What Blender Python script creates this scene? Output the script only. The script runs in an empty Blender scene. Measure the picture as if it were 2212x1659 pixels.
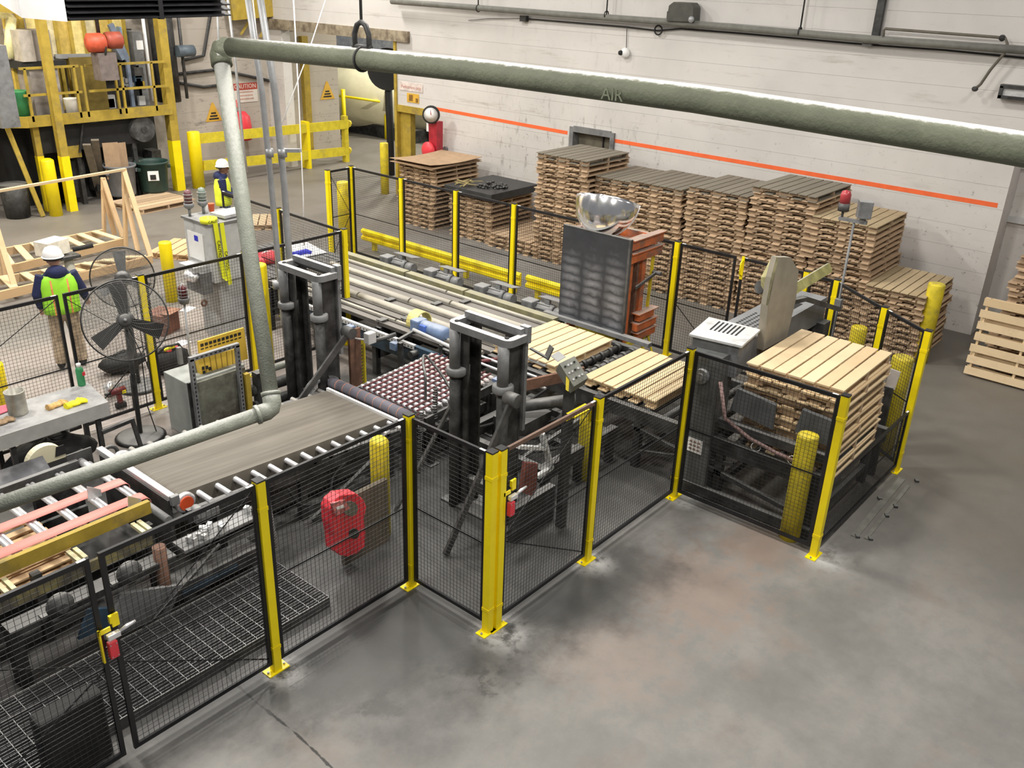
import bpy, math, random
from mathutils import Vector, Matrix
random.seed(7)
SC = bpy.context.scene
COL = SC.collection
V = Vector
# ------------------------------------------------------------------ camera
FPX, CW, CH = 1954.3, 2212, 1659
YAW, PITCH, ROLL, CAMH = math.radians(50.4798), math.radians(24.4395), math.radians(2.08953), 6.444
_f = V((math.sin(YAW) * math.cos(PITCH), math.cos(YAW) * math.cos(PITCH), -math.sin(PITCH)))
_r0 = V((math.cos(YAW), -math.sin(YAW), 0)); _u0 = _r0.cross(_f)
_r = _r0 * math.cos(ROLL) + _u0 * math.sin(ROLL); _u = _u0 * math.cos(ROLL) - _r0 * math.sin(ROLL)
cam = bpy.data.objects.new('camera', bpy.data.cameras.new('camera')); COL.objects.link(cam)
cam.data.sensor_width = 36; cam.data.lens = 36 * FPX / CW; cam.data.clip_end = 200; cam.data.clip_start = .1
m3 = Matrix((_r, _u, -_f)).transposed()
cam.matrix_world = Matrix.Translation((0, 0, CAMH)) @ m3.to_4x4()
SC.camera = cam
# ------------------------------------------------------------------ world, light, exposure
W = bpy.data.worlds.new('world'); SC.world = W; W.use_nodes = True
W.node_tree.nodes['Background'].inputs[0].default_value = (.97, .97, 1, 1)
W.node_tree.nodes['Background'].inputs[1].default_value = .30
def lamp(x, y, z, power, size=1.0, col=(1, .95, .875)):
    l = bpy.data.lights.new('high_bay_and_fill', 'AREA'); l.shape = 'DISK'; l.size = size; l.energy = power; l.color = col
    o = bpy.data.objects.new('high_bay_and_fill_light', l); COL.objects.link(o); o.location = (x, y, z)
    return o
for x, y, p in ((2.5, 1, 500), (8, 1, 450), (14.5, 1, 260), (2.5, 7.5, 650), (9, 7, 650), (14.2, 8, 340), (3, 14, 680), (9, 14, 820), (14.2, 15, 400), (5, 21, 750), (11, 21, 850), (17, 22.5, 600)):
    lamp(x, y, 9.2, p)
for x, y, z, p in ((6.5, 25.4, 7.5, 700), (25.5, 21.5, 6.8, 1000), (27, 26.5, 7.2, 1000)):  # the two corridor lamps are added to brighten the kiln and far wall
    lamp(x, y, z, p, .8, (1, .88, .62) if x < 10 else (1, .95, .8))
SC.view_settings.view_transform = 'Standard'; SC.view_settings.look = 'None'
SC.view_settings.gamma = 1; SC.view_settings.use_curve_mapping = False
SC.view_settings.exposure = -.62
# ------------------------------------------------------------------ rays of the photograph met with real planes
def ray(px, py): return _f + _r * ((px - CW / 2) / FPX) - _u * ((py - CH / 2) / FPX)
CAM = V((0, 0, CAMH))
def Z(px, py, z=0): d = ray(px, py); return CAM + d * ((z - CAMH) / d.z)
def X(px, py, x): d = ray(px, py); return CAM + d * (x / d.x)
def Y(px, py, y): d = ray(px, py); return CAM + d * (y / d.y)
def D(px, py, k): return CAM + ray(px, py) * k
def hz(px, py, b):
    "height above ground point b at which picture row py is met"
    lo, hi = -1, 9
    for _ in range(40):
        mid = (lo + hi) / 2
        d = V((b[0], b[1], mid)) - CAM
        yy = CH / 2 - FPX * d.dot(_u) / d.dot(_f)
        if yy > py: lo = mid
        else: hi = mid
    return lo
# ------------------------------------------------------------------ mesh building
ORG = {}
class MB:
    def __init__(s): s.v = []; s.f = []; s.s = []
    def add(s, vs, fs, sm=False):
        n = len(s.v); s.v += [V(a) for a in vs]
        for a in fs: s.f.append([n + i for i in a]); s.s.append(sm)
        return s
    def box(s, c, d, rz=0, M=None):
        x, y, z = d[0] / 2, d[1] / 2, d[2] / 2
        R = M if M is not None else Matrix.Rotation(rz, 3, 'Z')
        c = V(c)
        vs = [c + R @ V((i * x, j * y, k * z)) for k in (-1, 1) for j in (-1, 1) for i in (-1, 1)]
        return s.add(vs, [(0, 2, 3, 1), (4, 5, 7, 6), (0, 1, 5, 4), (2, 6, 7, 3), (0, 4, 6, 2), (1, 3, 7, 5)])
    def span(s, a, b): a = V(a); b = V(b); return s.box((a + b) / 2, [abs(t) for t in (b - a)])
    def bar(s, p, q, w, h=None, up=(0, 0, 1)):
        p = V(p); q = V(q); h = w if h is None else h
        d = (q - p); L = d.length; d.normalize(); up = V(up)
        if abs(d.dot(up)) > .98: up = V((1, 0, 0)) if abs(d.x) < .9 else V((0, 1, 0))
        a = d.cross(up).normalized(); b = a.cross(d)
        M = Matrix((d, a, b)).transposed()
        return s.box((p + q) / 2, (L, w, h), M=M)
    def tube(s, pts, r, n=10, closed=False, cap=True):
        pts = [V(p) for p in pts]; m = len(pts)
        rs = r if isinstance(r, (list, tuple)) else [r] * m
        vs = []; prev = None
        for i in range(m):
            if closed: t = pts[(i + 1) % m] - pts[i - 1]
            else: t = pts[min(i + 1, m - 1)] - pts[max(i - 1, 0)]
            t.normalize()
            if prev is None:
                a = t.cross(V((0, 0, 1)))
                if a.length < .05: a = t.cross(V((1, 0, 0)))
            else: a = prev - t * prev.dot(t)
            a.normalize(); prev = a; b = t.cross(a)
            for k in range(n):
                w = 2 * math.pi * k / n
                vs.append(pts[i] + (a * math.cos(w) + b * math.sin(w)) * rs[i])
        fs = []
        for i in range(m if closed else m - 1):
            j = (i + 1) % m
            for k in range(n):
                l = (k + 1) % n
                fs.append((i * n + k, i * n + l, j * n + l, j * n + k))
        s.add(vs, fs, True)
        if cap and not closed:
            o = len(s.v) - len(vs)
            s.f.append([o + k for k in range(n)][::-1]); s.s.append(False)
            s.f.append([o + (m - 1) * n + k for k in range(n)]); s.s.append(False)
        return s
    def cyl(s, p, q, r, n=14, r2=None): return s.tube([p, q], [r, r if r2 is None else r2], n)
    def prism(s, poly, vec):
        vec = V(vec); n = len(poly); a = [V(p) for p in poly]
        return s.add(a + [p + vec for p in a], [list(range(n))[::-1], list(range(n, 2 * n))] + [(i, (i + 1) % n, n + (i + 1) % n, n + i) for i in range(n)])
    def lathe(s, prof, c=(0, 0, 0), axis=(0, 0, 1), n=20, sm=True):
        ax = V(axis).normalized(); a = ax.cross(V((0, 0, 1)))
        if a.length < .05: a = V((1, 0, 0))
        a.normalize(); b = ax.cross(a); c = V(c); vs = []; fs = []
        for (r, h) in prof:
            for k in range(n):
                w = 2 * math.pi * k / n; vs.append(c + ax * h + (a * math.cos(w) + b * math.sin(w)) * r)
        for i in range(len(prof) - 1):
            for k in range(n):
                l = (k + 1) % n; fs.append((i * n + k, i * n + l, (i + 1) * n + l, (i + 1) * n + k))
        s.add(vs, fs, sm)
        o = len(s.v) - len(vs)
        if prof[0][0] > 1e-4: s.f.append([o + k for k in range(n)][::-1]); s.s.append(False)
        if prof[-1][0] > 1e-4: s.f.append([o + (len(prof) - 1) * n + k for k in range(n)]); s.s.append(False)
        return s
    def torus(s, c, axis, R, r, n=32, m=6):
        ax = V(axis).normalized(); a = ax.cross(V((0, 0, 1)))
        if a.length < .05: a = V((1, 0, 0))
        a.normalize(); b = ax.cross(a)
        return s.tube([V(c) + (a * math.cos(2 * math.pi * k / n) + b * math.sin(2 * math.pi * k / n)) * R for k in range(n)], r, m, closed=True)
    def blob(s, c, d, n=10, m=7, jit=.0, seed=1):
        rn = random.Random(seed); c = V(c); vs = []; fs = []
        for i in range(m + 1):
            ph = math.pi * i / m
            for k in range(n):
                w = 2 * math.pi * k / n; q = 1 + rn.uniform(-jit, jit)
                vs.append(c + V((math.sin(ph) * math.cos(w) * d[0] / 2, math.sin(ph) * math.sin(w) * d[1] / 2, math.cos(ph) * d[2] / 2)) * q)
        for i in range(m):
            for k in range(n):
                l = (k + 1) % n; fs.append((i * n + k, (i + 1) * n + k, (i + 1) * n + l, i * n + l))
        return s.add(vs, fs, True)
    def mesh(s, name, mat, Minv=None):
        me = bpy.data.meshes.new(name)
        vs = s.v if Minv is None else [Minv @ v for v in s.v]
        me.from_pydata([tuple(v) for v in vs], [], s.f)
        me.polygons.foreach_set('use_smooth', s.s)
        me.materials.append(mat); me.update()
        return me
    def build(s, name, mat, parent=None, local=False, kind=None, label=None, bevel=0):
        M = ORG.get(parent.name) if parent is not None else None
        me = s.mesh(name, mat, None if (M is None or local) else M.inverted())
        o = bpy.data.objects.new(name, me); COL.objects.link(o)
        if parent is not None:
            o.parent = parent
            if M is not None: ORG[o.name] = M
        if kind: o['kind'] = kind
        if label: o['label'] = label
        if bevel:
            b = o.modifiers.new('bevel', 'BEVEL'); b.width = bevel; b.segments = 2; b.limit_method = 'ANGLE'
        return o
    def thing(s, name, mat, label, cat, group=None, bevel=0, kind=None):
        xs = [v.x for v in s.v]; ys = [v.y for v in s.v]; zs = [v.z for v in s.v]
        c = V(((min(xs) + max(xs)) / 2, (min(ys) + max(ys)) / 2, min(zs)))
        s.v = [v - c for v in s.v]
        o = s.build(name, mat, bevel=bevel, kind=kind); o.location = c; ORG[o.name] = Matrix.Translation(c)
        tag(o, label, cat, group); return o
def tag(o, label, cat, group=None):
    o['label'] = label; o['category'] = cat
    if group: o['group'] = group
    return o
def thing(name, label, cat, loc=(0, 0, 0), group=None, rz=0):
    o = bpy.data.objects.new(name, None); COL.objects.link(o); o.location = loc; o.rotation_euler = (0, 0, rz); o.empty_display_size = .1
    ORG[o.name] = Matrix.Translation(V(loc)) @ Matrix.Rotation(rz, 4, 'Z')
    return tag(o, label, cat, group)
KIDS = {}
def copy_tree(o, parent=None):
    c = o.copy(); COL.objects.link(c)
    if parent is not None: c.parent = parent
    for ch in o.children: copy_tree(ch, c)
    return c
def struct(o): o['kind'] = 'structure'; return o
def text(s, mat, parent, p, xdir, ydir, size, name='lettering', align='CENTER', extr=.002):
    cu = bpy.data.curves.new(name, 'FONT'); cu.body = s; cu.size = size; cu.extrude = extr; cu.align_x = align; cu.align_y = 'CENTER'; cu.resolution_u = 2
    cu.materials.append(mat)
    o = bpy.data.objects.new(name, cu); COL.objects.link(o)
    xd = V(xdir).normalized(); zd = xd.cross(V(ydir)).normalized(); yd = zd.cross(xd)
    Mw = Matrix.Translation(V(p)) @ Matrix((xd, yd, zd)).transposed().to_4x4()
    o.parent = parent; o.matrix_local = ORG[parent.name].inverted() @ Mw
    return o
# ------------------------------------------------------------------ materials
def _new(name):
    m = bpy.data.materials.new(name); m.use_nodes = True
    t = m.node_tree; return m, t, t.nodes['Principled BSDF']
def nd(t, typ, **k):
    n = t.nodes.new(typ)
    for a, b in k.items(): setattr(n, a, b)
    return n
def mixc(t, fac, a, b):
    n = nd(t, 'ShaderNodeMix', data_type='RGBA')
    for s, v in ((0, fac), (6, a), (7, b)):
        if isinstance(v, (int, float)): n.inputs[s].default_value = v
        elif isinstance(v, (tuple, list)): n.inputs[s].default_value = (*v[:3], 1)
        else: t.links.new(v, n.inputs[s])
    return n.outputs[2]
def mth(t, op, a, b=None, c=None, clamp=False):
    n = nd(t, 'ShaderNodeMath', operation=op, use_clamp=clamp)
    for i, v in enumerate((a, b, c)):
        if v is None: continue
        if isinstance(v, (int, float)): n.inputs[i].default_value = v
        else: t.links.new(v, n.inputs[i])
    return n.outputs[0]
def rng(t, v, a, b, c=0, d=1):
    n = nd(t, 'ShaderNodeMapRange', interpolation_type='SMOOTHSTEP'); t.links.new(v, n.inputs[0])
    for i, q in enumerate((a, b, c, d)): n.inputs[i + 1].default_value = q
    return n.outputs[0]
def noise(t, vec, scale, det=4, rough=.6):
    n = nd(t, 'ShaderNodeTexNoise'); n.inputs['Scale'].default_value = scale; n.inputs['Detail'].default_value = det; n.inputs['Roughness'].default_value = rough
    if vec is not None: t.links.new(vec, n.inputs['Vector'])
    return n.outputs['Fac']
def M(name, c, rough=.6, metal=0, var=.18, scale=5, grime=None, gamt=.5, dust=None, damt=.8, bump=0, dlo=.75):
    m, t, b = _new(name)
    co = nd(t, 'ShaderNodeTexCoord').outputs['Object']
    n1 = noise(t, co, scale)
    lo = tuple(x * (1 - var) for x in c); hi = tuple(min(1, x * (1 + var)) for x in c)
    out = mixc(t, rng(t, n1, .3, .7), lo, hi)
    if grime:
        n2 = noise(t, co, scale * .45, 6, .7)
        out = mixc(t, rng(t, n2, .62 - gamt * .4, .72 - gamt * .1, 0, min(1, .4 + gamt)), out, grime)
    if dust:
        ge = nd(t, 'ShaderNodeNewGeometry'); sp = nd(t, 'ShaderNodeSeparateXYZ'); t.links.new(ge.outputs['Normal'], sp.inputs[0])
        n3 = noise(t, co, scale * 3)
        f = rng(t, mth(t, 'ADD', sp.outputs[2], mth(t, 'MULTIPLY', n3, .35)), dlo, dlo + .35 if dlo < .9 else dlo + .16, 0, damt)
        out = mixc(t, f, out, dust)
    t.links.new(out, b.inputs['Base Color'])
    b.inputs['Metallic'].default_value = metal
    t.links.new(mth(t, 'ADD', mth(t, 'MULTIPLY', n1, .2), rough - .1), b.inputs['Roughness'])
    if bump:
        bp = nd(t, 'ShaderNodeBump'); bp.inputs[0].default_value = bump; bp.inputs[1].default_value = .02
        t.links.new(noise(t, co, scale * 6), bp.inputs['Height']); t.links.new(bp.outputs[0], b.inputs['Normal'])
    return m
def wood(name, a, b_, dark=(.12, .085, .05), wear=.3):
    m, t, b = _new(name)
    oi = nd(t, 'ShaderNodeObjectInfo').outputs['Random']
    co = nd(t, 'ShaderNodeTexCoord').outputs['Object']
    mp = nd(t, 'ShaderNodeMapping'); mp.inputs['Scale'].default_value = (1, 9, 9); t.links.new(co, mp.inputs[0])
    cb = nd(t, 'ShaderNodeCombineXYZ'); t.links.new(mth(t, 'MULTIPLY', oi, 37.), cb.inputs[0]); t.links.new(mth(t, 'MULTIPLY', oi, 91.), cb.inputs[1])
    t.links.new(cb.outputs[0], mp.inputs['Location'])
    g = noise(t, mp.outputs[0], 4, 6, .65)
    out = mixc(t, mth(t, 'ADD', mth(t, 'MULTIPLY', oi, .65), mth(t, 'MULTIPLY', g, .4), clamp=True), a, b_)
    add = nd(t, 'ShaderNodeVectorMath', operation='ADD'); t.links.new(co, add.inputs[0]); t.links.new(cb.outputs[0], add.inputs[1])
    n2 = noise(t, add.outputs[0], 2.2, 5, .7)
    out = mixc(t, rng(t, n2, .5, .8, 0, wear), out, dark)
    t.links.new(out, b.inputs['Base Color']); b.inputs['Roughness'].default_value = .75
    return m
YEL = M('safety_yellow', (1.0, .775, .005), .38, var=.05)
YELD = M('worn_yellow', (.70, .57, .03), .55, var=.12, grime=(.42, .35, .09), gamt=.25)
YELB = M('bollard_yellow', (.74, .60, .03), .5, var=.12, grime=(.3, .27, .1), gamt=.3)
YELO = M('machine_yellow', (.42, .30, .04), .6, var=.12, grime=(.22, .17, .07), gamt=.3)
BLK = M('black_frame', (.012, .012, .014), .42, var=.3)
WIRE = M('black_wire', (.035, .036, .038), .38, metal=.3, var=.3)
STEEL = M('grimy_steel', (.10, .10, .10), .55, metal=.25, var=.3, grime=(.035, .035, .035), gamt=.5, dust=(.27, .27, .26), damt=.7)
STEELD = M('dark_machine_steel', (.055, .055, .054), .6, metal=.2, var=.4, grime=(.012, .012, .012), gamt=.5, dust=(.24, .24, .235), damt=.6)
GREYP = M('grey_paint', (.19, .195, .20), .5, var=.15, grime=(.08, .08, .08), gamt=.35, dust=(.36, .36, .355), damt=.55)
GREYL = M('light_grey_enamel', (.58, .59, .59), .42, var=.06, grime=(.3, .3, .3), gamt=.25)
ALU = M('bright_aluminium', (.86, .86, .88), .3, metal=.6, var=.05)
GALV = M('galvanised_conduit', (.40, .41, .42), .45, metal=.35, var=.12)
PIPEG = M('pipe_green_grey', (.15, .165, .115), .65, var=.12, scale=5, dust=(.60, .60, .58), damt=.95, bump=.4, dlo=.93)
PIPED = M('dusty_grey_pipe', (.27, .29, .245), .7, var=.12, scale=8, dust=(.55, .56, .53), damt=.75, bump=.5)
WOODN = wood('new_pallet_wood', (.60, .44, .25), (.82, .65, .42), (.36, .27, .16), .45)
WOODO = wood('aged_pallet_wood', (.37, .26, .165), (.70, .52, .34), (.14, .10, .07), .5)
WOODS = wood('aged_shaded_stringer', (.26, .18, .115), (.44, .32, .21), (.1, .075, .05), .6)  # aged wood, darkened in colour for the shade between the decks
WOODG = wood('dusty_grey_boards', (.185, .163, .128), (.25, .223, .175), (.14, .12, .09), .35)
WOODM = wood('mixed_board', (.34, .26, .15), (.60, .48, .30), (.2, .15, .09), .6)
WOODT = wood('pine_timber', (.53, .34, .17), (.74, .54, .32), (.30, .18, .09), .35)
CARD = M('cardboard', (.42, .29, .18), .85, var=.1)
RED = M('red_plastic', (.78, .05, .07), .45, var=.1, grime=(.3, .08, .08), gamt=.2)
ORANGE = M('orange_paint', (.58, .15, .045), .55, var=.25, grime=(.16, .13, .11), gamt=.45, dust=(.35, .33, .29), damt=.75)
WHITE = M('white_plastic', (.9, .9, .9), .4, var=.03)
PAPER = M('white_paper', (.93, .93, .92), .7, var=.03)
BLUE = M('blue_motor_paint', (.17, .25, .42), .45, var=.15, grime=(.1, .1, .12), gamt=.2, dust=(.5, .54, .62), damt=.5)
BLUED = M('dark_blue_frame', (.035, .07, .11), .55, var=.2, grime=(.02, .02, .02), gamt=.4)
BLUEB = M('blue_film', (.02, .03, .55), .4, var=.1)
GREEN = M('green_plastic', (.05, .30, .12), .5, var=.15)
GREEND = M('dark_green_plastic', (.025, .06, .05), .5, var=.2)
BINGREY = M('grey_bin_plastic', (.19, .20, .22), .6, var=.12)
BLACKR = M('black_rubber', (.016, .016, .016), .7, var=.3)
MAROON = M('maroon_urethane', (.16, .045, .05), .5, var=.2)
PINKB = M('salmon_belt', (.83, .30, .26), .6, var=.05)
NAVY = M('navy_cloth', (.014, .02, .075), .85, var=.25)
LIME = M('lime_vest', (.36, .82, .04), .6, var=.08)
LIMEY = M('yellow_vest', (.80, .92, .05), .6, var=.08)
ORST = M('orange_stripe', (.95, .33, .12), .5, var=.1)
TAN = M('tan_cloth', (.42, .33, .23), .85, var=.35, scale=9)
JEAN = M('denim', (.16, .22, .36), .85, var=.2)
SKIN = M('skin', (.55, .31, .22), .55, var=.08)
SKIND = M('brown_skin', (.20, .10, .065), .55, var=.08)
CHROME = M('mirror_chrome', (.95, .95, .96), .16, metal=1, var=.02)
BELTM = M('brown_grey_belt', (.235, .21, .175), .75, var=.1, scale=2)
RUST = M('rusty_plate', (.17, .09, .06), .8, var=.3, scale=7)
SLATG = M('worn_grey_slat', (.11, .10, .09), .7, var=.2, scale=4, dust=(.25, .235, .215), damt=.75)
SLATL = M('pale_tube_slat', (.27, .255, .22), .6, var=.2, scale=4, dust=(.52, .49, .42), damt=.9, dlo=.45)
ORLINE = M('orange_line', (.92, .16, .045), .6, var=.06)
BEIGE = M('cream_kiln_paint', (.70, .66, .47), .55, var=.08, scale=1.2, grime=(.4, .37, .26), gamt=.12)
SIGNY = M('yellow_sign', (.72, .43, .06), .5, var=.1)
INK = M('black_ink', (.02, .02, .02), .6, var=.1)
REDS = M('red_sign_ink', (.42, .07, .05), .6, var=.1)
CREAM = M('cream_sign', (.72, .68, .62), .6, var=.05)
TAPE = M('caution_tape', (.90, .93, .03), .4, var=.04)
GLOVE = M('yellow_glove', (.95, .86, .02), .7, var=.06)
# ================================================================== SETTING
def floor_mat():
    m, t, b = _new('worn_concrete')
    co = nd(t, 'ShaderNodeTexCoord').outputs['Object']
    n1 = noise(t, co, .55, 6, .65); n2 = noise(t, co, 4, 8, .7); n3 = noise(t, co, .9, 5, .6); n4 = noise(t, co, 22, 4, .7)
    out = mixc(t, rng(t, n1, .32, .68), (.195, .19, .178), (.29, .28, .262))
    out = mixc(t, rng(t, n3, .56, .72, 0, .55), out, (.27, .205, .165))
    out = mixc(t, rng(t, n2, .42, .72, 0, .35), out, (.15, .15, .15))
    out = mixc(t, rng(t, n4, .6, .78, 0, .25), out, (.42, .42, .41))
    sp = nd(t, 'ShaderNodeSeparateXYZ'); t.links.new(co, sp.inputs[0]); x, y = sp.outputs[0], sp.outputs[1]
    def boxd(cx, cy, hx, hy):
        qx = mth(t, 'MAXIMUM', mth(t, 'SUBTRACT', mth(t, 'ABSOLUTE', mth(t, 'SUBTRACT', x, cx)), hx), 0)
        qy = mth(t, 'MAXIMUM', mth(t, 'SUBTRACT', mth(t, 'ABSOLUTE', mth(t, 'SUBTRACT', y, cy)), hy), 0)
        return mth(t, 'SQRT', mth(t, 'ADD', mth(t, 'MULTIPLY', qx, qx), mth(t, 'MULTIPLY', qy, qy)))
    rp = Z(1500, 1270); rq = Z(1330, 1420)
    for pt, rr_, amt in ((rp, 1.0, .55), (rq, .8, .4), (Z(1640, 1180), .7, .4)):
        out = mixc(t, rng(t, mth(t, 'ADD', boxd(pt.x, pt.y, .1, .1), mth(t, 'MULTIPLY', mth(t, 'SUBTRACT', n2, .5), 2.4)), rr_ * .2, rr_, amt, 0), out, (.30, .215, .17))
    for pt, rr_ in ((Z(930, 1400), .45), (Z(1010, 1440), .3), (Z(780, 1360), .4), (Z(1060, 1470), .15), (Z(820, 1520), .2)):
        out = mixc(t, rng(t, mth(t, 'ADD', boxd(pt.x, pt.y, 0, 0), mth(t, 'MULTIPLY', mth(t, 'SUBTRACT', n2, .5), 1.6)), rr_ * .1, rr_, .6, 0), out, (.09, .088, .085))
    wob = mth(t, 'MULTIPLY', mth(t, 'SUBTRACT', n1, .5), 2.6)
    wob2 = mth(t, 'MULTIPLY', mth(t, 'SUBTRACT', n2, .5), 1.2)
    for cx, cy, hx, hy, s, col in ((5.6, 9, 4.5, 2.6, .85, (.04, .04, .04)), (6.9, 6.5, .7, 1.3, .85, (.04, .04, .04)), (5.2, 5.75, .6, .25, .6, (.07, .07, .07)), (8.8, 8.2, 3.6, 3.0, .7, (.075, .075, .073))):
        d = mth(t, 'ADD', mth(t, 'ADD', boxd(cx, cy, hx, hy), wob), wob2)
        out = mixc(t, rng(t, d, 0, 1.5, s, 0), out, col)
    # paler floor of the pedestrian aisle by the work bench
    out = mixc(t, rng(t, mth(t, 'ADD', boxd(5.6, 14.0, 4.4, 2.0), wob2), 0, .9, .6, 0), out, (.48, .41, .37))
    # browner floor of the far aisles
    out = mixc(t, mth(t, 'MULTIPLY', rng(t, mth(t, 'ADD', y, wob), 15, 19), .6), out, (.20, .175, .15))
    out = mixc(t, mth(t, 'MULTIPLY', rng(t, mth(t, 'SUBTRACT', mth(t, 'ADD', x, wob), mth(t, 'MULTIPLY', y, .6)), 8.2, 11.5), .75), out, (.165, .15, .125))
    # white drilling dust at the post feet
    for cx, cy, r in ((4.02, 6.12, .32), (5.95, 4.92, .45), (7.66, 4.95, .38), (9.72, 4.9, .36), (9.72, 2.9, .42), (6.33, 12.3, .35)):
        d = boxd(cx, cy, 0, 0)
        out = mixc(t, mth(t, 'MULTIPLY', rng(t, mth(t, 'ADD', d, mth(t, 'MULTIPLY', wob2, .5)), r * .15, r, .75, 0), rng(t, n2, .35, .6)), out, (.72, .72, .71))
    # cracks
    def seg(a, c):
        dx, dy = c[0] - a[0], c[1] - a[1]; L = dx * dx + dy * dy
        u = mth(t, 'DIVIDE', mth(t, 'ADD', mth(t, 'MULTIPLY', mth(t, 'SUBTRACT', x, a[0]), dx), mth(t, 'MULTIPLY', mth(t, 'SUBTRACT', y, a[1]), dy)), L, clamp=True)
        ex = mth(t, 'SUBTRACT', x, mth(t, 'ADD', mth(t, 'MULTIPLY', u, dx), a[0])); ey = mth(t, 'SUBTRACT', y, mth(t, 'ADD', mth(t, 'MULTIPLY', u, dy), a[1]))
        return mth(t, 'SQRT', mth(t, 'ADD', mth(t, 'MULTIPLY', ex, ex), mth(t, 'MULTIPLY', ey, ey)))
    jag = mth(t, 'MULTIPLY', mth(t, 'SUBTRACT', noise(t, co, 7, 3), .5), .06)
    pts = [Z(440, 1390), Z(500, 1470), Z(560, 1522), Z(640, 1585), Z(760, 1700)]
    for i in range(4):
        out = mixc(t, rng(t, mth(t, 'ABSOLUTE', mth(t, 'ADD', seg(pts[i], pts[i + 1]), jag)), .004, .016, .95, 0), out, (.02, .02, .02))
    pts = [Z(560, 1524), Z(600, 1500), Z(760, 1400), Z(800, 1385)]
    for i in range(3):
        out = mixc(t, rng(t, mth(t, 'ABSOLUTE', mth(t, 'ADD', seg(pts[i], pts[i + 1]), jag)), .001, .008, .5, 0), out, (.04, .04, .04))
    out = mixc(t, .15, out, (0, 0, 0))
    t.links.new(out, b.inputs['Base Color'])
    t.links.new(mth(t, 'ADD', mth(t, 'MULTIPLY', n1, .35), .34), b.inputs['Roughness'])
    bp = nd(t, 'ShaderNodeBump'); bp.inputs[0].default_value = .25; bp.inputs[1].default_value = .01
    t.links.new(n2, bp.inputs['Height']); t.links.new(bp.outputs[0], b.inputs['Normal'])
    return m
fl = MB().span((-6, -6, -.2), (40, 45, 0)).build('floor', floor_mat()); struct(fl)

def wall_mat(name, c, stain, amt, low=2.6):
    m, t, b = _new(name)
    co = nd(t, 'ShaderNodeTexCoord').outputs['Object']
    mp = nd(t, 'ShaderNodeMapping'); mp.inputs['Scale'].default_value = (1, .35, 2.6); t.links.new(co, mp.inputs[0])
    n1 = noise(t, mp.outputs[0], 1.3, 8, .72); n2 = noise(t, co, .35, 4, .6); n3 = noise(t, co, 7, 8, .8)
    out = mixc(t, rng(t, n2, .3, .7), tuple(q * .84 for q in c), c)
    out = mixc(t, rng(t, n1, .56, .74, 0, amt), out, stain)
    sp = nd(t, 'ShaderNodeSeparateXYZ'); t.links.new(co, sp.inputs[0])
    zf = rng(t, mth(t, 'ADD', sp.outputs[2], mth(t, 'MULTIPLY', n2, 1.5)), low, low + 2.4, 1, .15)
    out = mixc(t, mth(t, 'MULTIPLY', rng(t, n3, .58, .68, 0, .9), mth(t, 'MULTIPLY', zf, amt * 1.4)), out, (.10, .09, .085))
    yb = mth(t, 'MULTIPLY', rng(t, sp.outputs[1], 10.5, 13), rng(t, sp.outputs[1], 15.5, 18.5, 1, 0))
    mp2 = nd(t, 'ShaderNodeMapping'); mp2.inputs['Scale'].default_value = (1, 3.2, .9); t.links.new(co, mp2.inputs[0]); n4 = noise(t, mp2.outputs[0], 2.2, 7, .75)
    out = mixc(t, mth(t, 'MULTIPLY', mth(t, 'MULTIPLY', rng(t, n4, .54, .68, 0, .8), yb), zf), out, (.20, .18, .165))
    out = mixc(t, .14, out, (0, 0, 0))
    t.links.new(out, b.inputs['Base Color']); b.inputs['Roughness'].default_value = .7
    return m
WALLM = wall_mat('white_painted_blocks', (.82, .795, .765), (.42, .38, .33), .6)
WALLS = wall_mat('stained_painted_wall', (.60, .54, .47), (.20, .175, .145), .85)
def wall(name, axis, const, thick, a0, a1, z0, z1, holes, m, h=.43):
    "wall in a vertical plane, laid in courses; axis is the direction it runs"
    root = bpy.data.objects.new(name, None); COL.objects.link(root); root['kind'] = 'structure'
    ORG[root.name] = Matrix.Identity(4)
    zs = [z0]; z = z0
    while z < z1 - .01:
        z = min(z + h, z1); zs.append(z)
    cuts = sorted(set(zs + [q for hl in holes for q in hl[2:] if z0 < q < z1]))
    for k in range(len(cuts) - 1):
        za, zb = cuts[k], cuts[k + 1]
        runs = [(a0, a1)]
        for (h0, h1, hz0, hz1) in holes:
            if za >= hz0 - 1e-4 and zb <= hz1 + 1e-4:
                nr = []
                for (p, q) in runs:
                    if h1 <= p or h0 >= q: nr.append((p, q)); continue
                    if h0 > p: nr.append((p, h0))
                    if h1 < q: nr.append((h1, q))
                runs = nr
        mb = MB(); g = .0035 if zb in zs else 0
        for (p, q) in runs:
            if axis == 'y':
                mb.span((const, p, za), (const + thick, q, zb - g))
                if g: mb.span((const + .012, p, zb - g), (const + thick, q, zb))
            else:
                mb.span((p, const, za), (q, const + thick, zb - g))
                if g: mb.span((p, const + .012, zb - g), (q, const + thick, zb))
        mb.build('course', m, root)
    return root
WX = 19.4; YE = 20.9
HOLES = [(20.9, 26.4, 0, 4.72), (19.5, 20.9, 0, 2.58), (12.97, 14.32, 1.7, 2.88)]
wall('wall_right', 'y', WX, .35, 3.88, 27.3, 0, 10, HOLES, WALLM)
wall('wall_back', 'x', 27.3, .3, 3, 22.45, 0, 10, [], WALLS, .5)
mb = MB().span((WX + .35, 3.88, 0), (20.2, 4.1, 10)); struct(mb.build('wall_return', WALLM))
mb = MB().span((20.1, -4, 0), (20.4, 3.88, 10)); far = struct(mb.build('wall_recess', WALLM))
for zz in (2.25, 3.3): struct(MB().span((20.02, -4, zz), (20.1, 3.88, zz + .12)).build('trim_1', GREYL))
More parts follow.
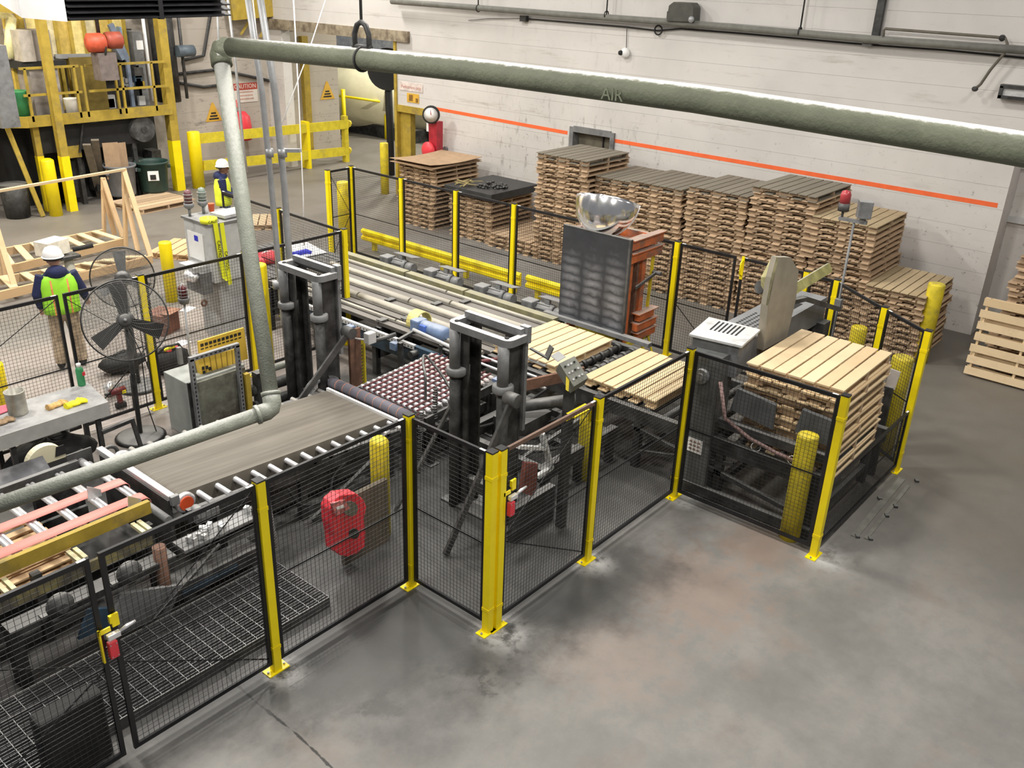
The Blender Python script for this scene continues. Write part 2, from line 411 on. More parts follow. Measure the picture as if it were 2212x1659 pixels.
# stained beam over the big opening, jambs, door frame
struct(MB().span((WX - .1, 20.3, 4.5), (WX + .4, 27.3, 4.8)).build('trim_2', M('stained_beam', (.33, .28, .20), .8, grime=(.12, .09, .06), gamt=.5)))
struct(MB().span((WX - .05, 20.86, 0), (WX + .3, 20.96, 4.5)).build('trim_3', YELO))
d = MB().span((WX - .03, 19.5, 2.52), (WX + .3, 20.86, 2.72)); struct(d.build('trim_4', YELO))
d = MB().span((WX - .03, 19.42, 0), (WX + .1, 19.5, 2.6)); struct(d.build('trim_5', YELO))
struct(MB().span((WX + .1, 20.42, 0), (WX + .3, 20.86, 2.52)).build('trim_6', YELO))
# hatch opening with its frame and dark duct behind
fr = MB(); y0, y1, z0, z1 = 12.97, 14.32, 1.7, 2.88
fr.span((WX - .06, y0 - .02, z0), (WX + .3, y0 + .1, z1)); fr.span((WX - .06, y1 - .1, z0), (WX + .3, y1 + .02, z1)); fr.span((WX - .06, y0 + .1, z1 - .12), (WX + .3, y1 - .1, z1 + .03))
w1 = fr.build('window_1', GREYP); struct(w1)
MB().span((WX + .22, y0 + .1, z0), (WX + .3, y1 - .1, z1 - .12)).build('back_panel', M('hatch_board', (.16, .145, .11), .8), w1)
MB().span((WX + .18, 13.42, z0), (WX + .23, 13.45, z1 - .12)).build('mullion', BLACKR, w1)
# orange guide line painted on the blocks (a thin coat)
def stripe(y0, y1, z0, z1):
    return MB().add([(WX - .004, y0, z0 - .045), (WX - .004, y1, z1 - .045), (WX - .004, y1, z1 + .045), (WX - .004, y0, z0 + .045), (WX, y0, z0 - .045), (WX, y1, z1 - .045), (WX, y1, z1 + .045), (WX, y0, z0 + .045)],
        [(0, 1, 2, 3), (4, 7, 6, 5), (0, 4, 5, 1), (3, 2, 6, 7), (0, 3, 7, 4), (1, 5, 6, 2)])
la, lb, lc, ld_ = X(943, 235, WX), X(1226, 287, WX), X(1328, 304, WX), X(2155, 444, WX)
struct(stripe(la.y, lb.y, la.z, lb.z).build('trim_7', ORLINE)); struct(stripe(lc.y, ld_.y, lc.z, ld_.z).build('trim_8', ORLINE))

# ================================================================== SAFETY FENCE
FH = 2.2
def fence_post(x, y, label, h=FH, w=.09, dx=None, z0=0, rz=0):
    t = thing('fence_post', label, 'fence post', (x, y, z0), 'yellow posts of the safety fence', rz)
    MB().box((0, 0, h / 2), (w, w, h - .02)).build('upright', YEL, t, True, bevel=.006)
    MB().box((0, 0, h - .005), (w + .004, w + .004, .014)).build('cap', BLK, t, True)
    pl = MB().box((0, 0, .006), (.24, .13, .012)).build('base_plate', YEL, t, True)
    b = MB()
    for s in (-1, 1): b.cyl((s * .095, 0, .01), (s * .095, 0, .03), .012, 8)
    b.build('anchor_bolt', GALV, pl, True)
    for zz in (.3, h - .3):
        MB().box((0, 0, zz), (w + .007, w + .007, .04)).build('clip', YEL, t, True)
    return t
def panel(a, b, label, z0=.1, z1=2.17, diag=0, mid=True, name='mesh_panel', gap=.06, step=(.05, .05), wr=.0016, topbar=.045, group='black mesh panels of the safety fence'):
    a = V((*a, 0)); b = V((*b, 0)); d = b - a; L = d.length; rz = math.atan2(d.y, d.x)
    t = thing(name, label, 'fence panel', a + V((0, 0, z0)), group, rz)
    x0, x1, H, w = gap, L - gap, z1 - z0, .04
    for xx in (x0 + w / 2, x1 - w / 2): MB().box((xx, 0, H / 2), (w, .03, H)).build('stile', BLK, t, True)
    for zz in (topbar / 2, H - topbar / 2): MB().box(((x0 + x1) / 2, 0, zz), (x1 - x0 - 2 * w, .03, topbar)).build('rail', BLK, t, True)
    MB().box((x1 - .06, -.004, H + .002), (.07, .026, .005)).build('white_tab', PAPER, t, True)
    mb = MB(); n = max(2, round((x1 - x0) / step[0])); k = max(2, round(H / step[1]))
    for i in range(1, n):
        xx = x0 + (x1 - x0) * i / n; mb.box((xx, .004, H / 2), (2 * wr, 2 * wr, H - .04))
    for i in range(1, k):
        zz = H * i / k; mb.box(((x0 + x1) / 2, 0, zz), (x1 - x0 - .04, 2 * wr, 2 * wr))
    mb.build('wire_mesh', WIRE, t, True, kind='stuff')
    if mid: MB().box(((x0 + x1) / 2, .012, H * .47), (x1 - x0 - .04, .008, .018)).build('cross_bar', BLK, t, True)
    if diag: 
        p, q = ((x0, .012, .05), (x1, .012, H * .47)) if diag > 0 else ((x1, .012, .05), (x0, .012, H * .47))
        MB().bar(p, q, .008, .014).build('brace', BLK, t, True)
        p, q = ((x0, .016, H - .05), (x1, .016, H * .47)) if diag > 0 else ((x1, .016, H - .05), (x0, .016, H * .47))
        MB().bar(p, q, .006, .01).build('brace', BLK, t, True)
    return t
YA, XB, YC, XD, YEf = 6.23, 5.87, 5.04, 9.66, 3.03
P1, P2, P3 = (4.0, YA), (XB, YA), (XB, YC + .02)
P3b = (XB + .115, YC + .0)
P4, P5, P6, P7 = (7.64, YC), (XD, YC), (XD, YEf), (12.56, YEf)
P8, P9 = (13.12, 3.82), (13.89, 4.85)
XG = 13.97
P10, P10b, P11, P12, P13, P14 = (XG, 7.81), (XG, 9.75), (XG, 11.63), (XG, 13.26), (XG, 14.95), (XG, 16.66)
P15 = (13.25, 16.64)
P18, P19, P17 = (6.31, 12.42), (8.13, 12.42), (10.19, 12.42)
P16 = (10.27, 14.45)
for p, l in ((P1, 'yellow fence post between the double gate and the panel with the red safety gear'),
             (P2, 'slim yellow fence post at the inside corner beside the belt conveyor'),
             (P3, 'yellow post of the doubled pair, standing at the mesh panel with the steel strut'),
             (P3b, 'yellow post of the doubled pair, carrying the red gate switch'),
             (P4, 'yellow fence post next to the push-button box'),
             (P5, 'yellow fence post in front of the grey stacker pillar'),
             (P6, 'yellow fence post at the corner of the pallet outfeed, beside a yellow bollard'),
             (P7, 'tall yellow fence post at the open end of the pallet outfeed'),
             (P8, 'yellow fence post in the slanted fence section beyond the pallet stacker'),
             (P9, 'yellow fence post at the bend, with the red beacon pole beside it'),
             (P10, 'yellow fence post beside the orange lifting tower'),
             (P10b, 'yellow fence post hidden up to its tip by the domed mirror tower'),
             (P11, 'yellow fence post behind the third drive motor, third of the row by the guard rail'),
             (P12, 'yellow fence post behind the second drive motor, before the stack under black sheeting'),
             (P13, 'yellow fence post behind the first drive motor, before the cardboard covered stack'),
             (P14, 'yellow corner fence post nearest the doorway opening, with black stile'),
             (P15, 'yellow end post of the narrow fence gap by the doorway'),
             (P18, 'yellow fence post behind the large pedestal fan'),
             (P19, 'yellow fence post standing behind the slanted grey pipe'),
             (P17, 'yellow corner fence post beside the dark lifting mast'),
             (P16, 'yellow fence post behind the pair of grey conduits')):
    fence_post(*p, l)
gl = 2.44
g1 = panel((gl - 1.75, YA), (gl - .01, YA), 'double gate leaf carrying the red switch, partly outside the picture', diag=1, name='gate_leaf', gap=.01)
g2 = panel((gl + .02, YA), P1, 'double gate leaf hinged to the yellow post, above the steel grating', diag=-1, name='gate_leaf', gap=.04)
panel(P1, P2, 'black mesh panel with the red safety gear hanging behind it')
panel(P2, P3, 'narrow black mesh panel with the long steel strut behind it')
dg = panel(P3b, P4, 'black mesh gate with dusty brown top rail between the doubled posts and button box', diag=-1, name='gate_leaf')
[c for c in dg.children if c.name.startswith('rail')][-1].data.materials[0] = M('dusty_brown_rail', (.14, .085, .06), .6)
panel(P4, P5, 'black mesh panel in front of the loose pallets on rollers')
panel(P5, P6, 'black mesh panel in front of the tall pallet stack outfeed')
lp = panel(P6, P7, 'low black mesh gate across the pallet outfeed, waist high', z1=1.0, name='gate_leaf', step=(.035, .035))
panel(P7, P8, 'slanted mesh panel between the outfeed end post and the next post', step=(.05, .05))
panel(P8, P9, 'slanted mesh panel beside the red beacon pole', step=(.05, .05))
panel(P9, (XG, 5.39), 'short mesh panel next to the red beacon pole, behind the stacker arms')
fence_post(XG, 5.39, 'yellow fence post partly covered by the slanted dusty arms of the stacker')
panel((XG, 5.39), (XG, 6.58), 'mesh gate leaf behind the tall chute plate', name='gate_leaf', gap=.03)
panel((XG, 6.6), P10, 'mesh gate leaf with yellow latch in front of the high pallet stacks', name='gate_leaf', diag=1)
panel(P10, P10b, 'mesh panel behind the orange lifting tower')
panel(P10b, P11, 'mesh panel running behind the dark steel plate and mirror')
panel(P11, P12, 'mesh panel between the second and third drive motors')
panel(P12, P13, 'mesh panel between the first and second drive motors')
panel(P13, P14, 'mesh panel in front of the aisle by the cardboard covered stack')
panel(P15, P14, 'narrow mesh panel closing the fence corner by the doorway', diag=1)
panel((3.2, 12.42), (5.10, 12.42), 'mesh gate leaf behind the work bench, partly outside the picture', diag=-1, name='gate_leaf', gap=.01)
panel((5.14, 12.42), P18, 'mesh gate leaf in front of the worker with the lime vest', diag=1, name='gate_leaf', gap=.02)
panel(P18, P19, 'mesh panel in front of the light grey electrical cabinet')
panel(P19, P17, 'mesh panel behind the dark mast and the pair of conduits')
panel(P17, P16, 'mesh panel beside the white sheet on the conveyor head')
panel(P16, (10.35, 16.5), 'mesh panel behind the seated worker, mostly behind pipes')
# gate switches
def gate_switch(p, label, sx=1):
    t = thing('gate_switch', label, 'gate switch', p)
    x, y, z = p
    MB().span((x - .05, y - .05, z + .03), (x + .05, y - .035, z + .07)).span((x - .05, y - .05, z - .25), (x - .035, y - .02, z + .07)).build('bracket', YEL, t)
    MB().span((x + .07, y - .05, z + .05), (x + .13, y - .03, z + .17)).span((x + .05, y - .06, z + .1), (x + .07, y - .03, z + .17)).build('latch_plate', YEL, t)
    MB().box((x + .05, y - .08, z), (.11, .05, .05)).build('actuator', ALU, t, bevel=.008)
    MB().tube([(x + .1, y - .085, z + .015), (x + .17, y - .09, z + .035), (x + .24, y - .095, z + .045)], [.014, .018, .011], 10).build('handle', ALU, t)
    sw = MB().box((x + .03, y - .075, z - .13), (.075, .05, .16)).build('switch_body', RED, t, bevel=.006)
    b = MB()
    for i in (-1, 1):
        for k in (-1, 1): b.cyl((x + .03 + i * .025, y - .1, z - .13 + k * .06), (x + .03 + i * .025, y - .104, z - .13 + k * .06), .006, 6)
    b.build('screw', GALV, sw)
gate_switch((2.42, YA, 1.42), 'red interlock switch with chrome lever on the double gate')
gate_switch((P3b[0] + .06, YC, 1.62), 'red interlock switch with chrome lever on the doubled yellow posts')

# ================================================================== BOLLARDS
def bollard(p, h, r, label, top='flat', m=None):
    t = thing('bollard', label, 'bollard', p, 'yellow bollards')
    x, y, z = p
    MB().lathe([(r, 0), (r, h - .03), (r * .93, h - .008), (r * .6, h + (.03 if top == 'dome' else .0)), (0, h + (.04 if top == 'dome' else .002))], p, n=20).build('pipe', m or YELB, t)
    return t
def boll(px, py, tpy, r, label, top='flat', m=None, y=None):
    b = Z(px, py); return bollard(b, hz(tpy, tpy, b) if False else hz(px, tpy, b), r, label, top, m)
boll(825, 1152, 950, .115, 'dirty yellow bollard beside the red safety gear', 'dome')
boll(1705, 1160, 938, .13, 'yellow bollard behind mesh at the corner of the outfeed')
boll(1262, 1030, 880, .12, 'dirty yellow bollard behind the mesh gate by the button box')
boll(372, 650, 522, .125, 'yellow bollard in front of the broken pallet with white tape on its foot', m=YEL)
boll(580, 845, 570, .135, 'yellow bollard behind the slanted pipe beside the red cover', m=YEL)
boll(1985, 780, 612, .15, 'scuffed yellow bollard in front of the low plank topped stack')
boll(832, 418, 308, .13, 'yellow bollard standing alone in the aisle by the doorway')
boll(122, 465, 345, .17, 'thick yellow bollard in front of the platform legs', 'dome', YEL)
boll(748, 545, 392, .16, 'yellow bollard inside the narrow fence corner by the doorway')
boll(1838, 800, 705, .14, 'short yellow bollard seen over the top of the pallet outfeed')
boll(1905, 975, 770, .15, 'dark smeared yellow bollard beside the outfeed pallets')
boll(430, 405, 284, .19, 'thick yellow corner bollard of the guard rail', m=YEL)
b = D(-2, 880, 11.4); b.z = 0
bollard(Z(8, 880), .75, .12, 'yellow bollard cut by the picture edge behind the work bench', m=YEL)

t = thing('gate_catch', 'yellow catch bracket at the top of the mesh gate beside the button box', 'bracket', (7.5, YC, 2.0))
MB().span((7.25, YC + .03, 2.05), (7.6, YC + .16, 2.07)).span((7.25, YC + .14, 1.98), (7.6, YC + .16, 2.07)).span((7.52, YC + .03, 1.9), (7.6, YC + .05, 2.07)).build('bracket', YEL, t)
q = X(1605, 578, XG - .02)
t = thing('gate_latch', 'yellow pull latch on the black gate leaf before the pallet stacks', 'latch', q)
MB().bar(q + V((-.03, 0, -.2)), q + V((-.03, 0, .2)), .05, .02, up=(1, 0, 0)).build('plate', YEL, t)
MB().tube([q + V((-.04, 0, -.14)), q + V((-.1, 0, -.1)), q + V((-.1, 0, .1)), q + V((-.04, 0, .14))], .014, 6).build('grip', YEL, t)
# ================================================================== PALLETS
def pallet_parts(Lx, Ly, h, wd, ws, nd_=7, nb=5, joined=False, seed=1, fill=.88):
    "part meshes of one pallet: deck boards along x, notched stringers along y"
    rn = random.Random(seed); db = .019 * h / .127; sh = h - 2 * db
    out = []
    bw = Ly / nd_ * fill
    bm = MB().box((0, 0, 0), (Lx, bw, db)).mesh('deck_board', wd)
    y0 = -Ly / 2 + bw / 2
    for i in range(nd_):
        out.append(('deck_board', bm, (rn.uniform(-.012, .012), y0 + (Ly - bw) * i / (nd_ - 1), h - db / 2), rn.uniform(-.006, .006)))
    n = Ly
    prof = [(-n / 2, 0), (-n * .34, 0), (-n * .32, sh * .42), (-n * .14, sh * .42), (-n * .12, 0), (n * .12, 0), (n * .14, sh * .42), (n * .32, sh * .42), (n * .34, 0), (n / 2, 0), (n / 2, sh), (-n / 2, sh)]
    sm = MB()
    def strip(a, b, lo, hi): sm.span((-.02, a, lo), (.02, b, hi))
    for a, b, lo in ((-n / 2, -n * .33, 0), (-n * .33, -n * .13, sh * .42), (-n * .13, n * .13, 0), (n * .13, n * .33, sh * .42), (n * .33, n / 2, 0)): strip(a, b, lo, sh)
    st = sm.mesh('stringer', ws)
    for xx in (-Lx / 2 + .075, 0, Lx / 2 - .075): out.append(('stringer', st, (xx, 0, db), 0))
    for i in range(nb): out.append(('bottom_board', bm, (rn.uniform(-.01, .01), y0 + (Ly - bw) * i / (nb - 1), db / 2), rn.uniform(-.006, .006)))
    if joined:
        o2 = []
        mb = MB()
        for nme, me, p, r in out:
            if nme == 'deck_board': mb.box(p, (Lx, bw, db), r)
        o2.append(('deck', mb.mesh('deck', wd), (0, 0, 0), 0))
        mb = MB()
        for nme, me, p, r in out:
            if nme == 'bottom_board': mb.box(p, (Lx, bw, db), r)
        o2.append(('bottom_deck', mb.mesh('bottom_deck', wd), (0, 0, 0), 0))
        return o2 + [q for q in out if q[0] == 'stringer']
    return out
def make_pallet(parts, label, loc, rz=0, group=None, sy=1, tilt=None):
    t = bpy.data.objects.new('pallet', None); COL.objects.link(t); t.location = loc; t.rotation_euler = (0, 0, rz); t.scale = (1, sy, 1)
    if tilt: t.rotation_euler = tilt
    tag(t, label, 'pallet', group)
    for nme, me, p, r in parts:
        o = bpy.data.objects.new(nme, me); COL.objects.link(o); o.parent = t; o.location = p; o.rotation_euler = (0, 0, r)
        if nme in ('deck', 'bottom_deck'): o['kind'] = 'stuff'
    return t
SLX, SLY, SH = 1.75, 1.38, .118
OLD = pallet_parts(SLX, SLY, SH, WOODO, WOODS)
OLDJ = [pallet_parts(SLX, SLY, SH, WOODO, WOODS, joined=True, seed=s, fill=.8) for s in range(6)]
TOPG = pallet_parts(SLX, SLY, SH, WOODG, WOODS)
TOPM = pallet_parts(SLX, SLY, SH, WOODM, WOODS)
ORD = 'top second third fourth fifth sixth seventh eighth ninth tenth eleventh twelfth thirteenth fourteenth fifteenth sixteenth seventeenth eighteenth nineteenth twentieth twenty-first twenty-second twenty-third twenty-fourth'.split()
def stack(xf, y0, y1, n, what, top, group, seed, cond='weathered'):
    rn = random.Random(seed); sy = (y1 - y0) / SLY; sy = min(1.1, sy)
    cx, cy = xf + SLX / 2, (y0 + y1) / 2; lean = rn.uniform(-.006, .006)
    for k in range(n):
        i = n - 1 - k
        lab = (f'top wooden pallet of {what}' if i == 0 else f'{cond} wooden pallet, {ORD[i]} from the top of {what}')
        make_pallet(top if i == 0 else rn.choice(OLDJ), lab, (cx + rn.uniform(-.035, .035), cy + rn.uniform(-.03, .03) + lean * k, k * SH), rn.uniform(-.012, .012), group, sy)
GR = 'stacked wooden pallets along the white wall'
stack(17.1, 17.1, 18.45, 14, 'the stack under brown cardboard', OLD, GR, 1)
stack(17.2, 15.1, 16.55, 11, 'the stack under black sheeting', OLD, GR, 2)
stack(17.1, 13.72, 15.05, 3, 'the knee high stack', OLD, GR, 3)
stack(17.05, 12.12, 13.6, 22, 'the tall hatch stack', TOPG, GR, 4)
stack(17.4, 10.93, 12.08, 19, 'the stack set back beside the hatch stack', TOPG, GR, 5)
stack(17.05, 9.52, 10.86, 20, 'the grey topped stack behind the mirror', TOPG, GR, 6)
stack(17.05, 8.1, 9.48, 21, 'the grey stack before the highest stack', TOPG, GR, 7)
stack(17.05, 6.7, 8.06, 23, 'the highest stack', TOPG, GR, 8)
stack(17.05, 5.42, 6.66, 20, 'the stack behind the red beacon', TOPM, GR, 9)
stack(16.95, 4.26, 5.36, 11, 'the stack beside the scuffed bollard', TOPM, GR, 10)
# cardboard and black sheeting on the first two stacks
t = thing('cardboard_sheet', 'brown cardboard sheets lying on the first pallet stack by the doorway', 'cardboard', (17.9, 17.75, 14 * SH))
zc = 14 * SH
for k, (dz, r) in enumerate(((.015, .0), (.045, .05), (.09, -.03))):
    mb = MB(); n = 6; vs = []; L, Wd = 1.95, 1.62
    for i in range(n + 1):
        for j in range(n + 1):
            a, b_ = (i / n - .5) * L, (j / n - .5) * Wd
            zz = .05 * ((i / n - .5) ** 2) * 4 * (k == 2) - .02 * k * (j / n)
            c, s = math.cos(r), math.sin(r)
            vs.append((17.92 + a * c - b_ * s, 17.77 + a * s + b_ * c, zc + dz + zz))
    fs = [(i * (n + 1) + j, (i + 1) * (n + 1) + j, (i + 1) * (n + 1) + j + 1, i * (n + 1) + j + 1) for i in range(n) for j in range(n)]
    o = mb.add(vs, fs).build('sheet', CARD, t)
    s = o.modifiers.new('thick', 'SOLIDIFY'); s.thickness = .012
zc = 11 * SH
t = thing('black_sheeting', 'black plastic sheet cover draped over the second pallet stack', 'sheeting', (18.1, 15.83, zc))
MB().span((17.12, 15.02, zc + .002), (19.0, 16.64, zc + .03)).span((17.1, 15.0, zc - .16), (17.14, 16.66, zc + .03)).span((17.14, 15.0, zc - .16), (19.0, 15.04, zc + .03)).build('cover', M('black_sheet', (.03, .032, .034), .5, var=.3), t, bevel=.02)
mb = MB(); rn = random.Random(3)
for i in range(46): mb.blob((17.75 + rn.uniform(-.3, .35), 15.55 + rn.uniform(-.33, .33), zc + .045 + rn.uniform(0, .05)), (rn.uniform(.05, .12),) * 2 + (rn.uniform(.04, .08),), 6, 4, .2, i)
mb.thing('rubble', STEELD, 'heap of dark metal offcuts on the black sheet', 'offcuts', kind='stuff')
mb = MB()
for i in range(7):
    a = rn.uniform(0, 3); c = V((17.45 + rn.uniform(-.15, .2), 16.25 + rn.uniform(-.22, .22), zc + .06 + .012 * i)); dv = V((math.cos(a), math.sin(a), .1)) * .28
    mb.bar(c - dv, c + dv, .035, .015)
mb.thing('strap_scrap', M('dull_yellow_strap', (.34, .28, .12), .7), 'tangle of dull yellow strapping on the black sheet', 'strapping')
# pallets in the line
NLX, NLY, NH = 1.55, 1.25, .13
NEW = pallet_parts(NLX, NLY, NH, WOODN, WOODN)
CZ = .93
c1 = (Z(1190, 690, CZ + NH) + Z(1330, 737, CZ + NH)) / 2
PX = 11.62
GL = 'clean wooden pallets on the rollers'
make_pallet(NEW, 'clean pale pallet in front of the dark steel plate', (PX - NLX / 2 + .02, 8.12, CZ), 0, GL)
make_pallet(pallet_parts(NLX, NLY, NH, WOODN, WOODN, seed=5), 'clean pale pallet partly behind the mesh panel, next to the button box', (PX - NLX / 2 + .02, 6.35, CZ), 0, GL)
GT = 'new pallets in the outfeed stacker'
SX, SY = 11.03, 3.87
rn = random.Random(12); NT = 6; ztop = 2.0
lay = [pallet_parts(1.68, 1.27, .15, WOODN, WOODO, nd_=7, seed=20 + i) for i in range(4)]
for i in range(NT):
    make_pallet(lay[i % 4], ('new pallet lying on top of the outfeed stack' if i == 0 else f'new pallet, {ORD[i]} from the top of the outfeed stack'), (SX + rn.uniform(-.03, .03), SY + rn.uniform(-.025, .025), ztop - .15 * (i + 1)), rn.uniform(-.012, .012), GT)
for i in range(2):
    make_pallet(lay[i + 1], ('upper' if i else 'lower') + ' of the two pallets below the gap of the outfeed stack', (SX + .05 * i, SY + rn.uniform(-.03, .03), .71 + .15 * i), rn.uniform(-.02, .02), GT)
# stack and leaning pallet at the recess
GX = 'pallets heaped at the wall recess'
q = Z(2084, 806)
for k in range(22):
    i = 21 - k
    make_pallet(rn.choice(OLDJ) if i else OLD, (f'loose wooden pallet, {ORD[i]} from the top of the heap at the wall recess' if i else 'top wooden pallet of the heap at the wall recess'),
        (17.62 + SLX / 2 + rn.uniform(-.08, .08) + .015 * k * (k > 8), 3.28 - SLY / 2 + rn.uniform(-.06, .05) - .012 * k, k * .119), rn.uniform(-.05, .05), GX)
lm = Matrix.Rotation(math.radians(6), 3, 'Y') @ Matrix(((0, 0, -1), (-1, 0, 0), (0, 1, 0)))
make_pallet(pallet_parts(1.6, 1.42, .14, WOODN, WOODN, nd_=7, seed=9, fill=.68), 'clean wooden pallet standing on edge against the heap at the wall recess', (17.28, 2.57, .735), 0, GX, tilt=lm.to_euler())
# broken pallets by the worker
make_pallet(pallet_parts(1.3, 1.2, .14, WOODT, WOODT, nd_=5, seed=31), 'broken pallet lying behind the yellow bollard', tuple(Z(400, 545)), .55, 'pallets on the floor by the workers')
make_pallet(pallet_parts(1.8, 1.5, .14, WOODO, WOODO, nd_=6, seed=33), 'wide pallet under the two plastic bins', (Z(330, 455) + V((.35, .6, 0)))[:], .1, 'pallets on the floor by the workers')
make_pallet(pallet_parts(1.2, 1.2, .14, WOODO, WOODO, nd_=6, seed=34), 'wooden pallet behind the electrical cabinet', (Z(560, 485))[:], .9, 'pallets on the floor by the workers')
# yellow floor guard rails
def guard_rail(a, b, label):
    a = V(a); b = V(b); t = thing('guard_rail', label, 'guard rail', a, 'low yellow guard rails behind the fence')
    d = (b - a).normalized(); n_ = V((-d.y, d.x, 0))
    prof = [(0, .2), (.05, .24), (.05, .3), (.0, .33), (.0, .37), (.05, .4), (.05, .46), (0, .5), (-.03, .5), (-.03, .2)]
    MB().prism([a + n_ * u + V((0, 0, w)) for u, w in prof], b - a).build('beam', YEL, t)
    for s in (.12, .88): MB().box(a.lerp(b, s) + V((0, 0, .12)) - n_ * .06, (.1, .1, .24)).build('foot', YELD, t)
gx = 14.62
guard_rail((gx, 13.95, 0), (gx, 17.1, 0), 'yellow guard rail section nearest the doorway')
guard_rail((gx + .03, 11.95, 0), (gx + .03, 13.85, 0), 'middle yellow guard rail section, between two fence posts')
guard_rail((gx + .06, 9.5, 0), (gx + .06, 11.8, 0), 'yellow guard rail section ending behind the dark steel plate')
# ================================================================== BELT CONVEYOR
def rail_legs(t, spots, z, m, w=.09, name='leg'):
    for (x, y) in spots:
        MB().box((x, y, z / 2), (w, w, z)).box((x, y, .01), (w * 2, w * 2, .02)).build(name, m, t)
t = thing('belt_conveyor', 'wide brown belt conveyor running behind the front fence', 'conveyor', (6, 9.1, 0))
xa, xb, za, zb, yn, yf = 4.42, 7.52, .95, .77, 8.44, 9.74
def zat(x): return za + (zb - za) * (x - xa) / (xb - xa)
prof = []; r = .11
n = 8
sl = (zb - za) / (xb - xa)
for i in range(n + 1):
    w = math.pi / 2 + math.pi * i / n; prof.append((xa + r * math.cos(w), za - r + r * math.sin(w)))
for i in range(n + 1):
    w = -math.pi / 2 + math.pi * i / n; prof.append((xb + r * math.cos(w) * .6, zb - r + r * math.sin(w)))
mb = MB(); vs = []
k = len(prof)
for yy in (yn, yf): vs += [(x, yy, z) for x, z in prof]
mb.add(vs, [(i, (i + 1) % k, k + (i + 1) % k, k + i) for i in range(k)], True)
mb.add([(x, yn, z) for x, z in prof], [list(range(k))]); mb.add([(x, yf, z) for x, z in prof], [list(range(k))[::-1]])
mbelt, tt, bs = _new('belt_streaks')
co = nd(tt, 'ShaderNodeTexCoord').outputs['Object']; mp = nd(tt, 'ShaderNodeMapping'); mp.inputs['Scale'].default_value = (.25, 6, 1); tt.links.new(co, mp.inputs[0])
tt.links.new(mixc(tt, rng(tt, noise(tt, mp.outputs[0], 1.6, 4), .3, .7), (.125, .112, .092), (.20, .182, .152)), bs.inputs['Base Color']); bs.inputs['Roughness'].default_value = .7
mb.build('belt', mbelt, t)
for yy, nm in ((8.2, 'near'), (9.92, 'far')):
    MB().prism([(xa - .1, yy - .03, za - .26), (xb, yy - .03, zb - .26), (xb, yy - .03, zb - .08), (xa - .1, yy - .03, za - .08)], (0, .06, 0)).build('side_rail', STEELD, t)
for i in range(13):
    x = xa + .2 + i * .245
    MB().cyl((x, 8.17, zat(x) - .075), (x, 9.95, zat(x) - .075), .035, 10).build('carry_roller', ALU, t)
for yy, m in ((8.4, ORANGE), ):
    MB().lathe([(.10, 0), (.125, .01), (.125, .05), (.10, .06)], (xa, yn - .07, za - .11), (0, 1, 0), 20).build('pulley_rim', ALU, t)
    MB().lathe([(.085, 0), (.085, .02)], (xa, yn - .085, za - .11), (0, 1, 0), 20).build('pulley_face', M('orange_red_pulley', (.75, .10, .03), .5), t)
MB().lathe([(.10, 0), (.135, .01), (.135, .05), (.10, .06)], (xa, yf + .02, za - .11), (0, 1, 0), 20).build('pulley_rim', ALU, t)
MB().box((xa + .1, 8.14, za - .2), (.3, .05, .1)).cyl((xa, 8.05, za - .11), (xa, 8.2, za - .11), .06, 12).build('bearing', GREYP, t)
MB().span((xb + .05, yn - .15, zb - .03), (xb + .09, yf + .05, zb + .015)).build('scraper_bar', WHITE, t)
for yy in (8.24, 9.86): MB().span((xa + .2, yy, .3), (xb - .2, yy + .04, .62)).build('skirt_panel', STEELD, t)
for x in (xa + .3, 5.9, xb - .15):
    for y in (8.24, 9.88): MB().box((x, y, .35), (.1, .1, .7)).build('leg', STEELD, t)
    MB().span((x - .04, 8.3, .3), (x + .04, 9.82, .4)).build('cross_member', STEELD, t)
# purple lagged roller at the belt end
t = thing('lagged_roller', 'purple grey roller with thin orange rings at the belt end', 'roller', (xb + .2, 8.9, 0))
MB().cyl((xb + .22, 8.22, .80), (xb + .22, 9.86, .80), .085, 20).build('drum', M('purple_rubber', (.17, .165, .20), .65, var=.15), t)
for i in range(9): MB().torus((xb + .22, 8.38 + i * .165, .80), (0, 1, 0), .085, .0025, 24, 5).build('ring', ORST, t)
MB().cyl((xb + .22, 8.1, .80), (xb + .22, 9.98, .80), .03, 10).build('shaft', ALU, t)
for y in (8.12, 9.95): MB().span((xb + .17, y - .03, 0), (xb + .27, y + .03, .76)).build('bracket', STEELD, t)
# ================================================================== WHEEL ROLLER BED
t = thing('wheel_roller_bed', 'roller bed of small white wheels with maroon drive bands', 'conveyor', (8.5, 8.8, 0))
x0, x1, y0, y1 = 7.86, 9.4, 8.06, 9.42
def zg(x): return .83 + (x - x0) * .05
for i in range(14):
    x = x0 + .05 + (x1 - x0 - .1) * i / 13
    mb = MB(); mb.cyl((x, y0, zg(x)), (x, y1, zg(x)), .012, 6)
    for k in range(12):
        y = y0 + .06 + (y1 - y0 - .12) * k / 11
        mb.tube([(x, y - .042, zg(x)), (x, y - .03, zg(x)), (x, y + .03, zg(x)), (x, y + .042, zg(x))], [.02, .036, .036, .02], 8)
    mb.build('wheel_roller', ALU if i < 9 else M('pinkish_wheel%d' % i, (.55, .49, .48), .5) , t)  # later rollers in a duller pinkish grey
for k in range(11):
    y = y0 + .06 + (y1 - y0 - .12) * (k + .5) / 11
    mb = MB().tube([(x0, y, zg(x0) + .034), (x1, y, zg(x1) + .034)], .014, 6).tube([(x0, y, zg(x0) - .03), (x1, y, zg(x1) - .03)], .013, 6)
    mb.build('drive_band', MAROON, t)
